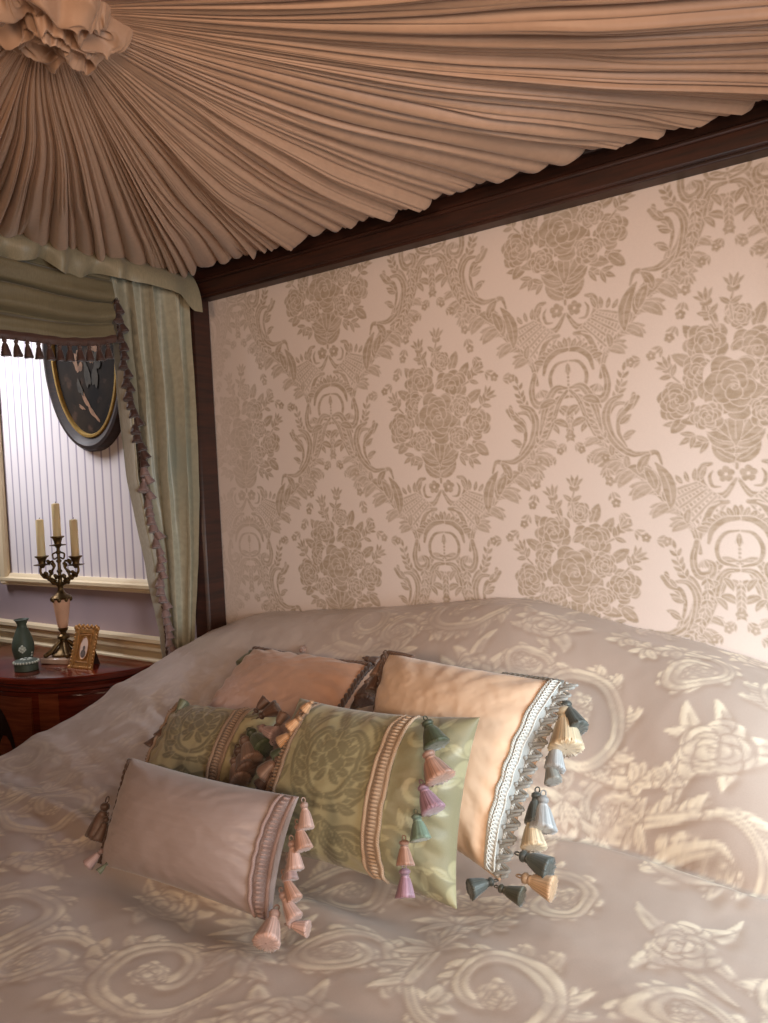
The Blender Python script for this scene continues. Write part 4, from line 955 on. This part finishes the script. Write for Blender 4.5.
b = MB().tube([cp(0, .29), cp(0, .36), cp(0, .395)], [.006, .005, .006], 10)
for z_ in (.31, .345, .375): b.ball(cp(0, z_), .0095, 10, (1, 1, .8))
for sg in (1, -1): b.tube(spline([cp(0, .36), cp(sg*.016, .352), cp(sg*.02, .368), cp(sg*.01, .374)], 6), .003, 6)
b.build('arm', M['bronze'], cd, angle=60)
heads = []
for al, z_, nm, ln, lab in ((-.058, .335, 0, .155, 'cream taper candle in the left arm of the candelabra'), (.0, .4, 0, .142, 'cream taper candle in the raised middle cup of the candelabra'), (.058, .33, 0, .155, 'cream taper candle in the right arm of the candelabra')):
    c = cp(al, z_)
    MB().lathe([(.006, -.012), (.01, -.004), (.026, -.002), (.028, .001), (.012, .003), (.011, .006), (.013, .014), (.016, .022), (.0225, .027), (.0225, .03), (.013, .03), (.0125, .02), (.001, .019)], c, 24).build('candle_cup', M['bronze'], cd, angle=50)
    t = thing('candle', lab, 'candle', W(c[0], c[1], c[2]+.02), 'taper candles in the candelabra')
    MB().lathe([(.0118, .02), (.0132, .024), (.013, ln-.004), (.0115, ln-.001), (.006, ln+.001), (.001, ln)], c, 24).build('wax', M['candle'], t)
    MB().tube([c+np.array([0, 0, ln-.003]), c+np.array([.0006, 0, ln+.003]), c+np.array([.0025, 0, ln+.006])], .001, 6).build('wick', M['wick'], t)

# ------------------------------------------------------------------ jasper vase and box
vc = (-2.528, 1.395, TZ)
va = thing('bud_vase', 'small green jasper vase with white relief and flared neck on the commode', 'vase', W(*vc))
MB().lathe([(.02, 0), (.025, .003), (.026, .008), (.031, .03), (.0355, .05), (.035, .068), (.03, .09), (.022, .112), (.0155, .127), (.0145, .136), (.019, .146), (.025, .153), (.0235, .154), (.012, .14), (.001, .13)], vc, 40).build('vase_body', M['jasper'], va)
def relief(c, r0, z0, az, pts, mat, parent, name='relief', slope=0.):
    b = MB()
    for dx_, dz_, rad in pts:
        a = az+dx_/r0; rr = r0-slope*dz_; b.ball((c[0]+rr*math.cos(a), c[1]+rr*math.sin(a), c[2]+z0+dz_), rad, 8, (1, 1, 1))
    return b.build(name, mat, parent)
az = math.atan2(-vc[1], -vc[0])
relief(vc, .0335, .055, az-.1, [(0, 0, .006), (.006, .004, .005), (-.006, .004, .005), (.0, .01, .005), (.005, -.006, .004), (-.005, -.006, .004), (.009, -.002, .004), (-.009, -.002, .004), (0, -.01, .004)], M['jasper_white'], va)
relief(vc, .03, .03, az+.9, [(0, 0, .004), (.0, .01, .005), (.003, .02, .005), (0, .032, .004)], M['jasper_white'], va)
bc = (-2.425, 1.345, TZ)
bx = thing('trinket_box', 'small round green jasper trinket box with pale lid in front of the vase', 'box', W(*bc))
MB().lathe([(.034, 0), (.0365, .002), (.0365, .022), (.034, .023)], bc, 36).build('box_body', M['jasper'], bx, angle=35)
ld = MB().lathe([(.036, .023), (.039, .024), (.039, .03), (.032, .035), (.015, .038), (.001, .039)], bc, 36).build('lid', M['jasper'], bx, angle=35)
b = MB()
for k in range(26): a = k*2*math.pi/26; b.ball((bc[0]+.037*math.cos(a), bc[1]+.037*math.sin(a), bc[2]+.0285), .0042, 6)
for k in range(7): a = k*2*math.pi/7; b.ball((bc[0]+.014*math.cos(a), bc[1]+.014*math.sin(a), bc[2]+.037), .006, 6, (1, 1, .4))
b.build('relief', M['jasper_white'], ld)

# ------------------------------------------------------------------ gilt picture frame
pf = thing('picture_frame', 'small ornate gilt easel frame with oval portrait beside the candelabra', 'picture frame', W(-2.27, 1.45, TZ))
lean = R_(17); yaw_ = R_(8)
PM = Matrix.Translation((-2.268, 1.442, TZ)) @ Matrix.Rotation(yaw_, 4, 'Z') @ Matrix.Rotation(-lean, 4, 'X')
w2, hh = .049, .13
b = MB(); 
b.box(-w2, -w2+.018, -.006, .006, 0, hh, .004); b.box(w2-.018, w2, -.006, .006, 0, hh, .004); b.box(-w2+.016, w2-.016, -.006, .006, 0, .02, .004); b.box(-w2+.016, w2-.016, -.006, .006, hh-.02, hh, .004)
for k in range(11):
    x = -w2+2*w2*k/10; b.ball((x, -.004, hh+.002+.005*abs(math.sin(k*1.57))), .006, 8, (1, .7, 1.1)); b.ball((x, -.004, .002), .0055, 8, (1, .7, 1))
for k in range(13): z_ = hh*k/12; b.ball((-w2, -.004, z_), .0048, 8, (1, .7, 1)); b.ball((w2, -.004, z_), .0048, 8, (1, .7, 1))
for sx_ in (-1, 1):
    for z_ in (.0, hh): b.ball((sx_*w2, -.005, z_), .009, 8, (1, .7, 1)); 
b.tube([(-w2+.019, -.007, .021), (w2-.019, -.007, .021), (w2-.019, -.007, hh-.021), (-w2+.019, -.007, hh-.021)], .002, 6, closed=True)
b.xf(PM).build('moulded_frame', M['gold_frame'], pf, angle=40)
MB().box(-w2+.015, w2-.015, -.002, .003, .015, hh-.015, .001).xf(PM).build('mount', M['gold_frame'], pf)
n = 48; ov = [(math.cos(2*math.pi*k/n), math.sin(2*math.pi*k/n)) for k in range(n)]
def ovalplate(sx_, sz_, y, cx_, cz_): return MB().add([(cx_+sx_*c, y, cz_+sz_*s_) for c, s_ in ov], [list(range(n))])
po = ovalplate(.019, .036, -.0035, 0, hh/2).xf(PM).build('oval_portrait', M['paper'], pf)
b = MB(); b.add(*(lambda m: (np.concatenate(m.V), m.F))(ovalplate(.011, .013, -.0042, 0, hh/2-.018))); b.add(*(lambda m: (np.concatenate(m.V), m.F))(ovalplate(.0055, .0075, -.0044, .001, hh/2)))
b.xf(PM).build('sitter', M['grey_figure'], po)
b = MB().tube([(.02*math.cos(2*math.pi*k/32), -.004, hh/2+.037*math.sin(2*math.pi*k/32)) for k in range(32)], .0016, 6, closed=True); b.xf(PM).build('oval_rim', M['gold_frame'], pf)
b = MB().add([(-.014, .004, .1), (.014, .004, .1), (.018, .062, -.022*0), (-.018, .062, 0)], [[0, 1, 2, 3]])
V = np.array([(-.012, .006, .1), (.012, .006, .1), (.016, .058, .018), (-.016, .058, .018)]); b = MB(); b.add(np.concatenate([V, V+np.array([0, .004, 0])]), [[0, 1, 2, 3], [7, 6, 5, 4], [0, 4, 5, 1], [1, 5, 6, 2], [2, 6, 7, 3], [3, 7, 4, 0]])
b.xf(PM).build('easel_strut', M['black_brown'], pf, smooth=False)

# ------------------------------------------------------------------ oval painting
pc = (-2.41, 1.61, .515)
op = thing('oval_painting', 'dark oval figure painting in a black and gilt frame on the striped wall', 'painting', W(pc[0], BW-.02, pc[2]))
PT = Matrix.Translation((pc[0], 1.628, pc[2])) @ Matrix.Rotation(R_(3), 4, 'X')
def oval_ring(a, b_, prof, n=96):
    V = []; m = len(prof)
    for k in range(n):
        t = 2*math.pi*k/n
        for r_, y in prof: V.append(((a+r_)*math.cos(t), y, (b_+r_)*math.sin(t)))
    F = [[k*m+i, k*m+(i+1) % m, ((k+1) % n)*m+(i+1) % m, ((k+1) % n)*m+i] for k in range(n) for i in range(m)]
    return MB().add(V, F)
oval_ring(.19, .295, [(.05, .01), (.05, -.012), (.042, -.024), (.03, -.026), (.02, -.02), (.006, -.014), (.0, -.012), (.0, .01)]).xf(PT).build('frame', M['black_brown'], op, angle=40)
oval_ring(.178, .283, [(.014, -.016), (.012, -.019), (.004, -.019), (.0, -.012), (.0, .0), (.014, .0)]).xf(PT).build('gilt_slip', M['gold'], op, angle=40)
pt = N('dark_oil_paint'); a = pt.noise(7, 5); b_ = pt.noise(16, 4)
pt.set(Base_Color=pt.mix(pt.ramp(b_, .56, .72), pt.mix(pt.ramp(a, .4, .65), s2l((24, 18, 14)), s2l((52, 40, 28))), s2l((84, 62, 48))), Roughness=.75, Specular_IOR_Level=.15)
n = 64; cv = MB().add([(.18*math.cos(2*math.pi*k/n), -.008, .285*math.sin(2*math.pi*k/n)) for k in range(n)], [list(range(n))]).xf(PT).build('canvas', pt.m, op)
M['flesh'] = mat_plain('painted_flesh', (150, 112, 84), .8, .35, 40); M['drab'] = mat_plain('painted_drapery', (66, 58, 46), .8, .4, 40)
def paint_blob(k, x, z_, rx_, rz_, rot_, mat, nm):
    c, s_ = math.cos(rot_), math.sin(rot_); n = 28
    V = []
    for t in np.linspace(0, 2*math.pi, n, endpoint=False):
        w_ = 1+.18*math.sin(3*t+k)+.1*math.sin(5*t+2*k); X_, Z_ = rx_*w_*math.cos(t), rz_*w_*math.sin(t)
        V.append((x+X_*c-Z_*s_, -.0086-.0002*k, z_+X_*s_+Z_*c))
    MB().add(V, [list(range(n))]).xf(PT).build(nm, mat, cv)
for k, a in enumerate([(-.06, -.02, .014, .034, .25), (-.035, -.045, .012, .022, -.9), (-.035, .0, .016, .015, 0), (.05, .015, .011, .036, 1.1), (.03, -.02, .009, .024, .5), (-.02, -.16, .009, .05, .55), (.02, -.215, .008, .04, .8), (-.045, -.185, .018, .006, -.5)]):
    paint_blob(k, *a, M['flesh'], 'painted_figure')
for k, a in enumerate([(.005, -.075, .017, .045, .1), (.05, -.085, .018, .04, -.15), (-.045, -.115, .012, .03, .4), (.07, -.03, .02, .03, .2)]):
    paint_blob(k+9, *a, M['drab'], 'painted_drapery')

# ------------------------------------------------------------------ lights
def area(name, loc, target, size, energy, col, sy=None, spread=None):
    l = bpy.data.lights.new(name, 'AREA'); l.energy = energy; l.color = col; l.size = size
    if sy: l.shape = 'RECTANGLE'; l.size_y = sy
    if spread: l.spread = R_(spread)
    o = bpy.data.objects.new(name, l); o.location = W(*loc); d = Vector(target)-Vector(loc); o.rotation_euler = d.to_track_quat('-Z', 'Y').to_euler(); link(o); return o
area('window_light', (1.1, .55, -.05), (-.2, 1.0, -.8), .7, 12, (.86, .94, 1.), .7, spread=130)
area('right_fill_light', (.40, 1.08, -.2), (-.25, 1.4, -.55), .4, 7.4, (.72, .9, 1.), spread=150)  # added cool light out of view, lifts the lower right wall and bed
area('room_lamp_light', (.7, -.45, .1), (-.7, 1.4, .3), .5, 17, (1., .68, .45))
area('bedside_window_light', (-3.3, 1.0, 1.1), (-2.8, 1.66, .25), .6, 7.2, (.94, .94, 1.), spread=80)
area('wall_fill_light', (-.35, -1.7, .42), (-.85, 1.6, .15), .4, 3.6, (1., .70, .50), spread=60)  # added warm narrow beam from out of view, brightens the damask panel
w = bpy.data.worlds.new('room_air'); scene.world = w; w.use_nodes = True
w.node_tree.nodes['Background'].inputs[0].default_value = (1., .76, .58, 1); w.node_tree.nodes['Background'].inputs[1].default_value = .07

# ------------------------------------------------------------------ camera
cam = bpy.data.cameras.new('camera'); co = bpy.data.objects.new('camera', cam); link(co); scene.camera = co
f_ = Vector((-.57861204, .81488392, -.03423889)); r_v = Vector((.81536856, .57692957, -.04823271)); u_v = Vector((.01955063, .05582534, .99824912))
mt = Matrix((r_v, u_v, -f_)).transposed().to_4x4(); mt.translation = (0, 0, H); co.matrix_world = mt
cam.sensor_fit = 'VERTICAL'; cam.sensor_height = 36; cam.lens = 36*765.9/1023; cam.clip_start = .02
scene.view_settings.view_transform = 'Standard'; scene.view_settings.look = 'None'; scene.view_settings.exposure = 0.
bpy.context.view_layer.update()
